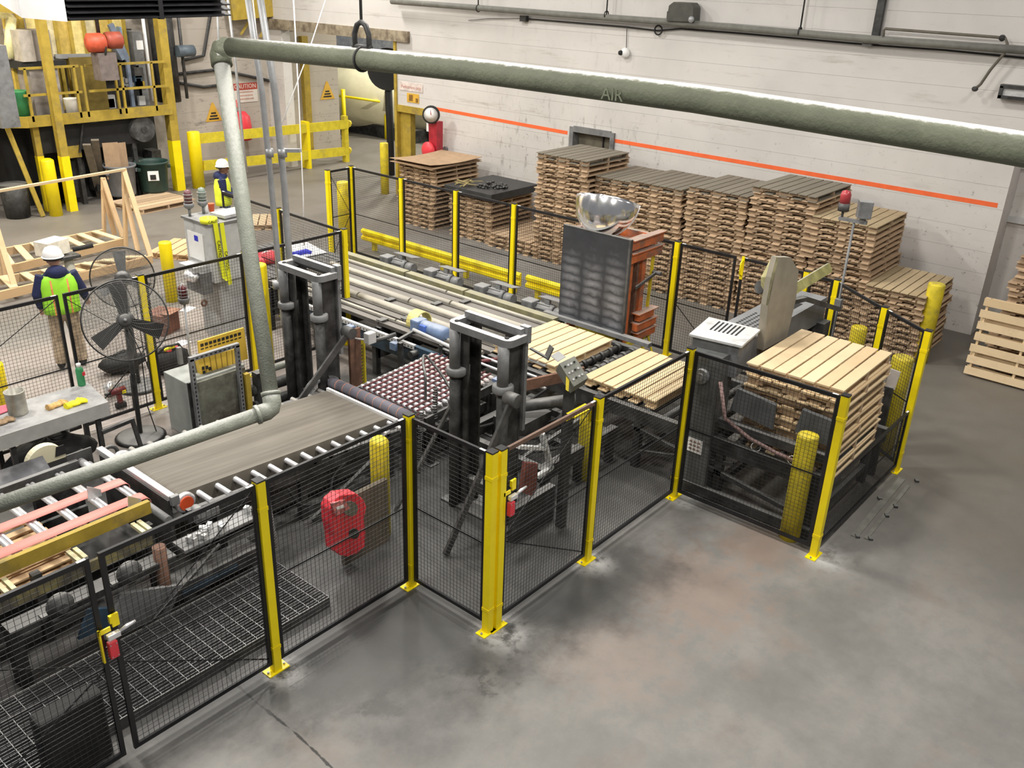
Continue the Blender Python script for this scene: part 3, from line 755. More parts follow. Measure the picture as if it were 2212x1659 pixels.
for y in (y0 - .04, y1 + .04): MB().prism([(x0, y - .02, zg(x0) - .16), (x1, y - .02, zg(x1) - .16), (x1, y - .02, zg(x1) - .03), (x0, y - .02, zg(x0) - .03)], (0, .04, 0)).build('side_rail', STEELD, t)
rail_legs(t, [(x, y) for x in (x0 + .15, x1 - .1) for y in (y0, y1)], .7, STEELD)
MB().span((x0 + .1, y0 + .1, .35), (x1 - .1, y1 - .1, .5)).build('under_tray', STEELD, t)
# bundles of hoses and a bent air line above the bed
def hose(pts, r, m, label, cat='hose', coil=0, name='air_hose'):
    pts = [V(p) for p in pts]
    c = []
    for i in range(len(pts) - 1):
        p0 = pts[max(i - 1, 0)]; p1 = pts[i]; p2 = pts[i + 1]; p3 = pts[min(i + 2, len(pts) - 1)]
        for k in range(8):
            u = k / 8; c.append(.5 * ((2 * p1) + (p2 - p0) * u + (2 * p0 - 5 * p1 + 4 * p2 - p3) * u * u + (3 * p1 - p0 - 3 * p2 + p3) * u ** 3))
    c.append(pts[-1])
    if coil:
        a, b = pts[0], pts[-1]; ax = (b - a); L = ax.length; ax.normalize(); s = ax.cross(V((1, 0, 0)) if abs(ax.x) < .9 else V((0, 1, 0))).normalized(); q = ax.cross(s); turns = int(L / .035)
        c = [a + ax * L * i / (turns * 10) + (s * math.cos(i * .628) + q * math.sin(i * .628)) * coil for i in range(turns * 10 + 1)]
    return MB().tube(c, r, 6).thing(name, m, label, cat)
hose([(8.15, 8.3, .83), (8.15, 8.3, 1.25), (8.35, 8.55, 1.32), (8.6, 8.75, 1.3), (8.65, 8.45, 1.05), (8.55, 8.0, .75)], .02, STEEL, 'bent steel air line standing on the roller bed', 'pipe', name='air_line')
hose([(8.05, 8.02, .72), (8.1, 8.05, 1.18)], .012, STEELD, 'coiled grey hose standing beside the purple roller', coil=.03, name='coiled_hose')
hose([(8.5, 7.98, .72), (8.52, 8.0, 1.2)], .012, STEELD, 'coiled grey hose standing beside the dark mast', coil=.03, name='coiled_hose')
hose([(7.72, 8.02, .0), (7.78, 8.0, .95)], .01, STEELD, 'short coiled hose at the corner of the belt end', coil=.025, name='coiled_hose')
# ================================================================== STRIP CONVEYOR, lower left
t = thing('strip_roller_conveyor', 'aluminium roller conveyor with two salmon pink belts', 'conveyor', (3, 9.1, 0))
SZ = .93
for i in range(9):
    x = 1.32 + i * .335
    for dx in (0, .052): MB().cyl((x + dx, 8.5, SZ), (x + dx, 9.86, SZ), .026, 10).build('roller', ALU, t)
for yb in (9.12, 8.66):
    w = .165; xs, xe, rr = .9, 4.05, .07; mb = MB(); prof = [(xs, SZ + .05)]
    for i in range(9):
        a = math.pi / 2 - math.pi * 1.0 * i / 8; prof.append((xe + rr * math.cos(a), SZ - .02 + rr * math.sin(a)))
    k = len(prof)
    mb.add([(x, yb - w / 2, z) for x, z in prof] + [(x, yb + w / 2, z) for x, z in prof], [(i, i + 1, k + i + 1, k + i) for i in range(k - 1)], True)
    o = mb.build('pink_belt', PINKB, t, label='salmon pink flat belt'); s = o.modifiers.new('thick', 'SOLIDIFY'); s.thickness = .006
    MB().cyl((4.05, yb - .07, SZ - .02), (4.05, yb + .07, SZ - .02), .062, 16).build('pulley', BLACKR, t)
MB().cyl((4.05, 8.1, SZ - .02), (4.05, 9.3, SZ - .02), .045, 14).build('drive_shaft', GREYP, t)
MB().cyl((4.0, 9.62, SZ), (4.0, 10.0, SZ), .05, 14).build('stub_shaft', ALU, t)
MB().span((.9, 8.36, SZ - .02), (4.0, 8.42, SZ + .13)).build('yellow_beam', YELO, t, label='scuffed yellow side beam')
MB().span((.9, 8.22, .62), (3.9, 8.26, .74)).span((.9, 8.26, .62), (3.9, 8.36, .64)).build('channel', M('yellow_grey_channel', (.30, .26, .10), .6, var=.3, grime=(.12, .11, .1), gamt=.6), t)
MB().span((.9, 9.9, SZ - .08), (3.95, 9.96, SZ + .06)).build('side_rail', STEEL, t)
MB().prism([(.9, 9.96, SZ + .04), (.9, 10.13, SZ + .16), (.9, 10.14, SZ + .15), (.9, 9.97, SZ + .03)], (2.75, 0, 0)).build('guide_plate', CHROME, t, label='polished guide plate')
MB().box((4.0, 9.97, SZ + .03), (.3, .02, .22)).build('end_plate', STEELD, t)
for x in (2.35, 3.05, 3.75):
    for dx in (0, .07): MB().box((x + dx, 8.2, SZ - .03), (.045, .24, .04)).build('cream_bracket', M('cream_bracket', (.72, .68, .42), .5), t)
for x, y in ((3.62, 9.02), (3.4, 9.45), (3.82, 8.52)):
    MB().prism([(x, y, SZ + .02), (x + .16, y, SZ + .02), (x + .16, y, SZ + .1), (x + .02, y, SZ + .2)], (0, .012, 0)).build('stop_fin', ALU, t)
for x in (1.5, 2.7, 3.9):
    for y in (8.3, 9.95): MB().box((x, y, .42), (.09, .09, .84)).build('leg', STEELD, t)
MB().span((1.2, 8.45, .3), (3.9, 8.5, .45)).span((1.2, 9.75, .3), (3.9, 9.8, .45)).build('tie_beam', STEELD, t)
ML = pallet_parts(1.5, 1.1, .13, WOODT, WOODT, seed=41, fill=.6)
for i in range(2):
    make_pallet(ML, ('upper' if i else 'lower') + ' wooden pallet lying underneath the pink belted rollers', (2.5, 9.12, .38 + .13 * i), .02, 'pallets under the pink belts')
MB().span((1.6, 8.6, .0), (3.4, 9.7, .38)).thing('lift_table', STEELD, 'dark lift table carrying pallets under the pink belts', 'lift table')
bar = thing('stop_bar', 'bright aluminium stop bar between the pink belts and brown belt', 'bar', (4.27, 9.1, .8))
MB().span((4.21, 8.33, .97), (4.29, 9.98, 1.03)).build('bar', ALU, bar, bevel=.01)
MB().box((4.25, 8.3, .99), (.1, .06, .12)).build('end_block', GREYP, bar, bevel=.01)
MB().span((4.2, 8.36, .2), (4.24, 9.9, .97)).build('skirt', STEELD, bar)
# round pulley guard with missing bite
g = thing('pulley_guard', 'cream round pulley guard by the polished guide plate', 'guard', (3.75, 10.2, .75))
mb = MB(); c = V((3.72, 10.22, .92)); poly = [c + V((.23 * math.cos(a), 0, .23 * math.sin(a))) for a in [math.pi * (.0 + i / 16 * 1.0) for i in range(17)]]
mb.prism(poly, (0, .1, 0)); mb.build('hood', BEIGE, g)
MB().span((3.5, 10.22, 0), (3.95, 10.32, .92)).build('stand', STEELD, g)
MB().prism([c + V((.1, -.01, .05)), c + V((.24, -.01, .05)), c + V((.22, -.01, .17)), c + V((.13, -.01, .17))], (0, .012, 0)).build('notch_plate', BLACKR, g)
# machine under the belt end: drive, plates, bearings, hoses (seen through the gate)
t = thing('drive_unit', 'grimy drive unit with bearings below the pink belted conveyor', 'drive', (3.3, 7.9, 0))
MB().span((2.2, 7.75, .62), (3.9, 7.95, .70)).span((2.2, 7.75, .0), (2.3, 7.95, .62)).build('frame', STEELD, t)
for x in (2.65, 3.35):
    MB().lathe([(.12, 0), (.13, .02), (.13, .06), (.08, .07), (.05, .12)], (x, 7.72, .80), (0, -1, 0), 18).build('bearing', STEEL, t)
    MB().box((x, 7.76, .70), (.34, .08, .05)).build('pillow_foot', STEEL, t)
MB().cyl((3.75, 7.8, .1), (3.75, 7.8, .86), .07, 12).build('rusty_column', RUST, t)
MB().prism([(3.0, 7.7, .15), (3.7, 7.7, .05), (3.9, 7.7, .34), (3.25, 7.7, .58)], (0, .05, 0)).build('cover_plate', GREYP, t)
MB().prism([(2.75, 7.68, .32), (3.05, 7.68, .28), (3.1, 7.68, .5), (2.9, 7.68, .6)], (0, .04, 0)).build('blue_plate', BLUED, t)
MB().span((4.0, 7.75, .66), (5.0, 8.0, .70)).build('shelf', GREYP, t)
mb = MB(); rn = random.Random(4)
for i in range(14): mb.box((4.05 + rn.uniform(0, .9), 7.85 + rn.uniform(-.08, .08), .74), (rn.uniform(.03, .08), .05, rn.uniform(.04, .1)), rn.uniform(0, 3))
mb.build('valve_block', GREYL, t, kind='stuff')
MB().bar((3.5, 7.7, .08), (4.4, 7.72, .60), .03).build('strut', STEEL, t)
MB().span((3.8, 7.75, .12), (4.9, 8.0, .30)).build('motor_box', STEEL, t)
MB().span((3.9, 7.74, .16), (4.6, 7.76, .22)).build('blue_label', BLUED, t)
for i, x in enumerate((5.0, 5.14)): hose([(x, 7.82, .15), (x - .05, 7.82, .80)], .016, STEEL, ('first' if i else 'second') + ' coiled grey cable hanging below the belt conveyor', 'cable', coil=.045, name='coiled_cable')
hose([(5.6, 8.1, .62), (5.75, 8.05, .35), (6.1, 8.0, .3), (6.3, 8.1, .5), (6.5, 8.1, .62)], .02, BLACKR, 'black hose looping below the belt conveyor')
MB().bar((5.9, 8.06, .05), (7.2, 8.06, .62), .05, .05).thing('diagonal_strut', STEELD, 'dark diagonal strut under the belt conveyor', 'strut')
# ================================================================== STEEL GRATING
gq = [Z(690, 1278), Z(30, 1700)]
t = thing('steel_grating', 'raised steel grating walkway behind the double gate', 'grating', (3.2, 7.0, 0))
gx0, gx1, gy0, gy1, gz = .6, 5.0, 6.62, 7.62, .12
mb = MB(); k = 0
n = 24
for i in range(n + 1):
    y = gy0 + (gy1 - gy0) * i / n; mb.span((gx0, y - .003, gz - .025), (gx1, y + .003, gz))
mb.build('bearing_bars', M('grating_bar', (.16, .16, .165), .4, metal=.5), t, kind='stuff')
mb = MB()
nx = 33
for i in range(nx + 1):
    x = gx0 + (gx1 - gx0) * i / nx; mb.span((x - .0035, gy0, gz - .015), (x + .0035, gy1, gz + .003))
mb.build('cross_rods', M('grating_rod', (.22, .22, .225), .4, metal=.5), t, kind='stuff')
for y in (gy0, gy1): MB().span((gx0, y - .006, 0), (gx1, y + .006, gz + .004)).build('edge_bar', STEEL, t)
MB().span((gx0, gy0 + .02, .002), (gx1, gy1 - .02, .012)).build('under_sheet', M('near_black', (.012, .012, .012), .8), t)  # near-black sheet lying on the floor under the grating
mb = MB().span((1.85, 6.4, 0), (2.4, 6.6, .72)); mb.thing('black_crate', BLACKR, 'black plastic box standing inside the double gate', 'box', bevel=.03)
# ================================================================== RED SAFETY GEAR BEHIND THE PANEL
t = thing('red_plastic_guard', 'red scuffed plastic guard with round openings, against the brown board', 'guard', (5.8, 7.0, .1))
base = D(755, 1195, 10.35); Y0 = base.y
def yv(px, py): return Y(px, py, 6.9)
out = [(712, 1100), (718, 1085), (735, 1070), (770, 1066), (786, 1080), (792, 1095), (787, 1120), (790, 1150), (789, 1180), (772, 1196), (752, 1203), (735, 1200), (722, 1190), (720, 1160), (714, 1130)]
MB().prism([yv(*p) for p in out], (.0, .16, 0)).build('shell', RED, t, bevel=.012)
disc = lambda cx, cy, r, nme, m: MB().prism([yv(cx + r * math.cos(a), cy + r * math.sin(a)) + V((0, -.012, 0)) for a in [i * math.pi / 9 for i in range(18)]], (0, .02, 0)).build(nme, m, t)
disc(756, 1098, 16, 'neck_opening', M('dull_grey_board', (.20, .19, .16), .8)); disc(764, 1152, 11, 'hand_opening', STEELD)
MB().prism([yv(*p) + V((0, -.03, 0)) for p in ((712, 1086), (742, 1078), (752, 1096), (722, 1112))], (0, .03, 0)).build('label_plate', M('red_white_label', (.6, .2, .2), .5, var=.5, scale=14), t)
MB().prism([yv(*p) + V((0, -.034, 0)) for p in ((722, 1094), (738, 1088), (740, 1093), (724, 1099))], (0, .006, 0)).build('white_mark', PAPER, t)
MB().span((5.6, 7.075, .0), (6.3, 7.14, .88)).thing('brown_board', M('brown_board', (.13, .11, .085), .85), 'grubby brown board standing behind the red guard', 'board')
# ================================================================== LIFTING MASTS
HEADM = M('dusty_head_grey', (.19, .195, .20), .5, var=.15, dust=(.62, .62, .62), damt=.85)
def mast(cx, cy, zt, label, strut, sign=False, base=0.0):
    t = thing('lifting_mast', label, 'mast', (cx, cy, 0))
    L, Wd, w, h = 1.0, .42, .085, .09
    # ring shaped head plate with rounded corners, notched at the back
    mb = MB(); z0 = zt - h
    def rr(L, Wd, r, n=5):
        o = []
        for sx, sy, a0 in ((1, 1, 0), (-1, 1, 90), (-1, -1, 180), (1, -1, 270)):
            for i in range(n + 1):
                a = math.radians(a0 + 90 * i / n); o.append((cx + sx * (Wd / 2 - r) + r * math.cos(a), cy + sy * (L / 2 - r) + r * math.sin(a)))
        return o
    o = rr(L, Wd, .1); i_ = rr(L - 2 * w, Wd - 2 * w, .05); n = len(o)
    vs = [(*p, z0) for p in o] + [(*p, zt) for p in o] + [(*p, z0) for p in i_] + [(*p, zt) for p in i_]
    fs = []
    for a in range(n):
        b = (a + 1) % n
        fs += [(a, b, n + b, n + a), (2 * n + b, 2 * n + a, 3 * n + a, 3 * n + b), (n + a, n + b, 3 * n + b, 3 * n + a), (b, a, 2 * n + a, 2 * n + b)]
    mb.add(vs, fs); hd = mb.build('head_frame', HEADM, t)
    MB().span((cx + .06, cy - L / 2 + .05, zt - .02), (cx + .13, cy + L / 2 - .05, zt + .07)).span((cx + .13, cy - L / 2, zt - .12), (cx + .2, cy - L / 2 + .12, zt + .09)).build('guide_block', HEADM, hd)
    for s in (-1, 1): MB().cyl((cx - .13, cy + s * .40, zt), (cx - .13, cy + s * .40, zt + .012), .028, 10).build('bolt', BLACKR, hd)
    for s, nm in ((1, 'far'), (-1, 'near')):
        y = cy + s * .33
        MB().span((cx - .1, y - .09, base), (cx - .07, y + .09, z0)).span((cx + .12, y - .09, base), (cx + .15, y + .09, z0)).span((cx - .07, y - .012 + s * .07, base), (cx + .12, y + .012 + s * .07, z0)).build('column', STEELD, t)
        MB().cyl((cx - .17, y + s * .06, z0 - .5), (cx - .17, y + s * .06, z0), .07, 16).build('lift_cylinder', GREYP, t)
        MB().lathe([(.12, 0), (.13, .02), (.13, .09), (.11, .1)], (cx - .15, y + s * .05, z0 - .6), n=20).build('collar', GREYP, t)
        MB().cyl((cx - .16, y + s * .06, base), (cx - .16, y + s * .06, z0 - .6), .075, 14).build('guide_tube', STEELD, t)
        MB().cyl((cx - .02, y, z0 - .55), (cx - .02, y, z0), .02, 8).build('rod', GREYP, t)
        MB().cyl((cx - .02, y, z0 - .8), (cx - .02, y, z0 - .5), .045, 10).build('sleeve', STEEL, t)
    MB().span((cx + .15, cy - .46, z0 - 1.2), (cx + .2, cy - .14, z0)).build('face_plate', GREYP, t)
    MB().span((cx - .2, cy - .6, base), (cx + .25, cy + .6, base + .03)).build('base_plate', STEELD, t)
    MB().span((cx - .05, cy - .3, base + .25), (cx + .05, cy + .3, base + .42)).build('tie_beam', STEEL, t)
    if sign:
        q = MB().span((cx + .205, cy - .34, z0 - .45), (cx + .207, cy - .2, z0 - .15)); q.build('sticker', PAPER, t)
    pv, ft = strut
    MB().cyl(V(pv) - V((0, .09, 0)), V(pv) + V((0, .09, 0)), .085, 16).build('pivot', STEEL, t)
    MB().bar(pv, ft, .10, .035, up=(0, 1, 0)).build('strut', STEEL, t)
    return t
A_ = mast(7.83, 10.38, 2.45, 'dark lifting mast behind the belt, in front of the conduits', ((7.9, 9.62, 1.62), (6.9, 9.98, .35)))
Bz = 2.58
pB = mast(7.62, 6.68, Bz, 'dark lifting mast with blue and white sticker, inside the front fence', ((7.35, 6.05, 1.92), (6.56, 6.35, .02)), True)
o = MB().prism([V((7.825, 6.37, Bz - .42)), V((7.825, 6.47, Bz - .42)), V((7.825, 6.47, Bz - .3)), V((7.825, 6.37, Bz - .3))], (.004, 0, 0)).build('sticker_print', BLUE, pB)
MB().bar((7.45, 7.1, 1.5), (6.75, 7.45, .05), .06, .03).thing('thin_strut', STEEL, 'thin grey strut leaning beside the front lifting mast', 'strut')
# red brown lift fork and pale bracket near mast foot
t = thing('lever_plate', 'rust red lever plate with pale angle bracket behind the mesh gate', 'bracket', (7.6, 5.7, 0))
def yq(px, py, y): return Y(px, py, y)
MB().prism([yq(*p, 5.75) for p in ((1137, 1000), (1162, 1002), (1158, 1060), (1150, 1072), (1128, 1064))], (0, .06, 0)).build('lever', M('red_brown', (.22, .07, .055), .6), t)
MB().bar(yq(1170, 935, 5.85), yq(1190, 1010, 5.85), .08, .04).bar(yq(1118, 965, 5.85), yq(1175, 968, 5.85), .07, .04).bar(yq(1190, 1010, 5.85), yq(1160, 1030, 5.85), .07, .04).build('pale_bracket', GREYL, t)
MB().span((7.3, 5.9, 0), (8.1, 6.0, .5)).build('mount', STEELD, t)
# tangle of dark machinery between mast and rollers
t = thing('transfer_frame', 'dark greasy transfer frame beside the push-button box', 'machine', (9, 7, 0))
for yy in (6.2, 7.7): MB().span((8.2, yy, .35), (9.95, yy + .12, .55)).build('side_beam', STEELD, t)
for x in (8.35, 9.1, 9.85):
    MB().span((x - .05, 6.32, .4), (x + .05, 7.7, .5)).build('cross_beam', STEELD, t)
    for y in (6.26, 7.76): MB().box((x, y, .18), (.1, .1, .36)).build('leg', STEELD, t)
MB().cyl((8.9, 7.3, .85), (9.5, 6.75, .95), .085, 16).build('cylinder', STEEL, t)
MB().cyl((9.45, 6.8, .94), (9.55, 6.7, .96), .11, 16).build('cylinder_head', STEEL, t)
MB().bar((8.75, 7.5, 1.08), (10.0, 6.9, 1.18), .05, .16).build('rusty_arm', RUST, t)
MB().bar((8.3, 6.8, .35), (9.8, 6.5, .8), .05).build('push_rod', STEEL, t)
mb = MB().bar(D(1145, 752, 12.2), D(1185, 775, 12.2), .05, .02).bar(D(1180, 775, 12.2), D(1192, 748, 12.15), .13, .02); mb.build('tine', STEEL, t)
MB().span((9.3, 8.2, .0), (9.75, 8.5, .75)).build('gear_case', STEELD, t); MB().span((8.7, 7.0, .50), (9.4, 7.5, .72)).build('gear_case', STEELD, t)
rn = random.Random(5)
for i in range(7):
    y = 6.4 + rn.uniform(0, 1.1); hose([(8.3, y, .7), (8.9, y + rn.uniform(-.2, .2), .56), (9.5, y + rn.uniform(-.2, .2), .58), (10.1, y + .1, .72)], .02, BLACKR, 'sagging black cable on the dark transfer frame', 'cable', name='black_cable')['group'] = 'black cables on the transfer frame'
MB().box(tuple(Z(1075, 820, .95)), (.14, .1, .05)).thing('blue_sensor', BLUE, 'small blue sensor block between the columns of the front mast', 'sensor')
# ================================================================== PUSH-BUTTON BOX
t = thing('control_box', 'tilted grey push-button box on a post behind the mesh gate', 'control panel', (7.9, 5.7, 0))
c0 = [D(*p, 10.55) for p in ((1208, 785), (1241, 769), (1271, 816), (1240, 835))]
nrm = (c0[1] - c0[0]).cross(c0[3] - c0[0]).normalized()
if nrm.dot(CAM - c0[0]) < 0: nrm = -nrm
# tip the face so it leans toward the operator side rather than squarely at the lens
dep = V((.10, .12, -.16))
MB().prism(c0, dep).build('housing', M('box_grey', (.27, .28, .25), .5, var=.15, grime=(.12, .12, .1), gamt=.3), t)
for i in range(3):
    for k in range(4):
        u, v = .2 + k * .2, .2 + i * .28
        p = c0[0] * (1 - u) * (1 - v) + c0[1] * u * (1 - v) + c0[2] * u * v + c0[3] * (1 - u) * v
        MB().cyl(p, p + nrm * .018, .013, 10).build('push_button', ALU if (i + k) % 3 else BLACKR, t)
cc = sum(c0, V()) / 4 + dep
MB().bar((cc.x, cc.y, 0), (cc.x, cc.y, cc.z - .05), .1, .1).build('post', STEELD, t)
MB().prism([D(*p, 10.56) for p in ((1223, 812), (1230, 822), (1228, 846), (1222, 842))], (.01, .01, 0)).build('yellow_smear', YELD, t)
MB().prism([D(*p, 10.7) for p in ((1190, 770), (1206, 760), (1222, 772), (1205, 782))], (0, 0, .01)).build('hood', GREYL, t)
# ================================================================== SLAT CONVEYOR (long strips)
t = thing('slat_conveyor', 'long transfer conveyor of worn grey strips with drive motors', 'conveyor', (10.8, 11.6, 0))
sx0, sx1 = 9.72, 11.75; ys = 8.75; ye = 14.2; CZ2 = .93
specs = []
x = sx0
pat = [('slat', .17), ('tube', .07), ('slat', .18), ('tube', .16), ('slat', .18), ('tube', .16), ('slat', .19), ('tube', .14), ('slat', .2), ('tube', .08)]
tot = sum(w for _, w in pat); gap = (sx1 - sx0 - tot) / (len(pat) - 1)
rn = random.Random(8)
for i, (k, w) in enumerate(pat):
    ym = ys + (ye - ys) * rn.uniform(.35, .65)
    for a, b in ((ys + rn.uniform(0, .15), ym - .02), (ym + .02, ye)):
        if k == 'slat':
            mb = MB().span((x, a, CZ2 - .06), (x + w, b, CZ2 - .02)).span((x - .012, a, CZ2 - .06), (x, b, CZ2 + .005)).span((x + w, a, CZ2 - .06), (x + w + .012, b, CZ2 + .005))
            mb.build('slat', SLATG, t)
        else:
            mb = MB().tube([(x + w / 2, a, CZ2 - .02), (x + w / 2, b, CZ2 - .02)], w / 2, 14); mb.build('tube_slat', SLATL, t)
    if i % 2 == 0: MB().box((x + w / 2, ym, CZ2 + .015), (w, .12, .02)).build('splice_plate', STEEL, t)
    x += w + gap
for a, b in ((8.9, 11.0), (11.05, 12.6), (12.65, 14.6)):
    MB().span((sx1 + .09, a, CZ2 - .06), (sx1 + .25, b, CZ2 + .05)).build('edge_beam', M('mossy_yellow_beam', (.24, .225, .12), .75, var=.2, grime=(.16, .16, .13), gamt=.5, dust=(.42, .40, .30), damt=.6), t)
MB().span((sx0 - .2, 9.3, .55), (sx0 - .12, 13.4, .84)).build('blue_beam', BLUED, t)
mb = MB().span((sx0 - .26, 9.9, CZ2 - .06), (sx0 - .2, 13.4, CZ2 - .045)).span((sx0 - .26, 9.9, CZ2 - .12), (sx0 - .25, 13.4, CZ2 - .06)); mb.build('slotted_angle', GREYL, t)
mb = MB()
for i in range(44): mb.box((sx0 - .262, 9.95 + i * .078, CZ2 - .09), (.004, .022, .022))
mb.build('slots', BLACKR, t, kind='stuff')
for yy in (9.4, 11, 12.6, 14):
    MB().span((sx0 - .1, yy - .05, .3), (sx1 + .1, yy + .05, .84)).build('cross_member', STEELD, t)
    for xx in (sx0 - .1, sx1 + .15): MB().box((xx, yy, .42), (.1, .1, .84)).build('leg', STEELD, t)
for yy in (10.3, 11.4): MB().box((sx0 - .28, yy, .78), (.16, .14, .12)).build('blue_box', BLUE, t); MB().cyl((sx0 - .34, yy - .4, .74), (sx0 - .16, yy - .4, .74), .06, 12).build('bearing', STEEL, t)
# deck sheet at the conveyor head with white sheet, blue film and red bundle
t2 = thing('head_deck', 'ribbed dark deck at the head of the slat conveyor', 'deck', (10.6, 15.2, 0))
for i in range(14): MB().span((9.75 + i * .15, 14.25, .88), (9.88 + i * .15, 16.3, .92)).build('slat', STEELD, t2)
for xx in (9.9, 11.7):
    for yy in (14.5, 16.1): MB().box((xx, yy, .44), (.1, .1, .88)).build('leg', STEELD, t2)
sh = [Z(*p, .935) for p in ((614, 533), (664, 524), (706, 546), (630, 562))]
mb = MB().prism(sh, (0, 0, .012)).thing('white_sheet', WHITE, 'white plastic sheet lying on the ribbed deck', 'sheet')
mb = MB()
pts = [Z(*p, .985) for p in ((628, 549), (645, 547), (662, 543), (672, 545))]
mb.tube(pts, [.04, .06, .06, .03], 8); mb.thing('blue_film', BLUEB, 'crumpled blue film roll on the white sheet', 'film')
q = Z(572, 560, .95); mb = MB().blob((q.x, q.y, q.z + .02), (.75, .6, .3), 12, 8, .07, 3)
rb = mb.thing('red_bundle', RED, 'red wrapped bundle with pale stripes behind the conduits', 'bundle')
MB().tube([(q.x - .3, q.y - .1, q.z + .1), (q.x, q.y - .05, q.z + .17), (q.x + .3, q.y - .05, q.z + .1)], .02, 6).build('stripe', PAPER, rb)
MB().span((q.x - .4, q.y - .35, .6), (q.x + .4, q.y + .35, q.z - .13)).span((q.x - .35, q.y - .3, 0), (q.x - .28, q.y - .2, .6)).span((q.x + .28, q.y + .2, 0), (q.x + .35, q.y + .3, .6)).span((q.x + .28, q.y - .3, 0), (q.x + .35, q.y - .2, .6)).span((q.x - .35, q.y + .2, 0), (q.x - .28, q.y + .3, .6)).thing('side_table', STEELD, 'small dark table under the red bundle', 'table')
# four drive motors behind the slat conveyor
for i, (px, py) in enumerate(((885, 560), (980, 590), (1080, 628), (1187, 660))):
    c = Z(px, py, .95); c.x = 12.22; l = ('first', 'second', 'third', 'fourth')[i]
    lab = ['grey gear motor at the doorway end of the slat conveyor', 'grey gear motor before the second fence post of the row', 'grey gear motor with wide cover plate before the third fence post', 'grey gear motor half hidden by the dark steel plate'][i]
    g = thing('gear_motor', lab, 'motor', (c.x, c.y, .62), 'drive motors of the slat conveyor')
    x, y, z = c.x + .1, c.y, .9
    mb = MB().lathe([(.07, 0), (.12, .03), (.12, .34), (.10, .37)], (x, y + .16, z), (0, -1, 0), 18); bd = mb.build('motor_body', GREYP, g)
    fins = MB()
    for k in range(9):
        a = math.pi * 2 * k / 9; fins.box((x + .125 * math.cos(a), y, z + .125 * math.sin(a)), (.03, .28, .012), M=Matrix.Rotation(-a, 3, 'Y'))
    fins.build('cooling_fins', GREYP, bd)
    MB().cyl((x, y - .24, z), (x, y - .42, z), .10, 18).build('fan_cowl', GREYP, g)
    MB().box((x - .02, y + .34, z), (.24, .26, .24)).build('gearbox', GREYP, g, bevel=.02)
    MB().box((x + .10, y - .12, z + .20), (.26, .56, .012), M=Matrix.Rotation(.18, 3, 'Y')).box((x, y - .05, z + .14), (.06, .1, .12)).build('cover_plate', GREYP, g)
    MB().span((c.x - .12, y - .3, .60), (c.x + .3, y + .5, .76)).span((c.x + .2, y - .05, 0), (c.x + .3, y + .05, .62)).build('mount', STEELD, g)
# yellow drum guard and blue motor on the near edge
q = Z(905, 690, 1.02)
g = thing('drum_guard', 'pale yellow half drum guard over the slat conveyor shaft', 'guard', (q.x, q.y, .9))
mb = MB(); n = 14; R1, R2 = .20, .185; vs = []; fs = []
for j, yy in enumerate((q.y - .11, q.y + .11)):
    for rr_ in (R1, R2):
        for i in range(n + 1):
            a = math.radians(-25 + 230 * i / n); vs.append((q.x + rr_ * math.cos(a), yy, .98 + rr_ * math.sin(a)))
m_ = n + 1
for i in range(n):
    fs += [(i, i + 1, 2 * m_ + i + 1, 2 * m_ + i), (m_ + i + 1, m_ + i, 3 * m_ + i, 3 * m_ + i + 1), (i + 1, i, m_ + i, m_ + i + 1), (2 * m_ + i, 2 * m_ + i + 1, 3 * m_ + i + 1, 3 * m_ + i)]
mb.add(vs, fs, False).build('hood', M('pale_yellow', (.78, .70, .25), .5), g)
MB().cyl((q.x, q.y - .2, .98), (q.x, q.y + .2, .98), .05, 12).build('shaft', STEEL, g)
MB().span((q.x - .18, q.y - .02, .55), (q.x + .1, q.y + .02, .85)).build('bracket', STEELD, g)
q = Z(932, 710, 1.02)
g = thing('blue_gear_motor', 'blue gear motor beside the pale yellow drum guard', 'motor', (q.x, q.y, .85))
p = V((q.x, q.y, 1.0))
MB().box(p + V((0, .3, -.01)), (.24, .2, .26)).build('gearbox', BLUE, g, bevel=.03)
MB().lathe([(.10, 0), (.125, .02), (.125, .2), (.12, .21), (.12, .24), (.13, .26), (.13, .5), (.10, .55), (.05, .56)], p + V((0, .2, 0)), (0, -1, 0), 22).build('motor_body', BLUE, g)
MB().box(p + V((-.12, .08, .03)), (.06, .14, .12)).build('terminal_box', M('bright_blue', (.07, .16, .55), .45), g, bevel=.01)
MB().box(p + V((-.155, .05, -.05)), (.004, .09, .04)).build('orange_label', ORST, g)
MB().box(p + V((0, .05, -.2)), (.2, .5, .12)).build('mount', STEELD, g)
# pipe frame, posts and guide rods in front of the slat conveyor
t = thing('guide_frame', 'grey guide rod frame between the roller bed and slat conveyor', 'frame', (9.4, 9.6, 0))
MB().tube([Z(893, 712, 1.0), Z(1000, 762, 1.0)], .03, 8).tube([Z(1070, 745, 1.0), Z(1180, 790, 1.0)], .03, 8).build('guide_rod', GREYL, t)
MB().bar(Z(860, 735, .95), Z(900, 712, .95), .05, .04).build('arm', STEEL, t)
for px, py in ((865, 740), (955, 745)): p = Z(px, py, .98); MB().bar((p.x, p.y, 0), (p.x, p.y, .98), .07, .07).build('post', STEELD, t)
MB().cyl(Z(808, 737, .92), Z(855, 722, .98), .035, 12).build('damper', STEEL, t)
for a, b in (((955, 752), (1180, 840)), ((975, 745), (1160, 815))):
    MB().tube([Z(*a, .93), Z(*b, .93)], .022, 8).build('slide_rod', ALU, t)
MB().bar(Z(1040, 780, .93), Z(1180, 760, .93), .06, .03).build('maroon_bar', MAROON, t)
t = thing('sensor_stand', 'rusty flat bar stand with white sensor box beside the fence corner', 'stand', (8.9, 11.2, 0))
p = Z(770, 850, .25); a = V((p.x, p.y, 0))
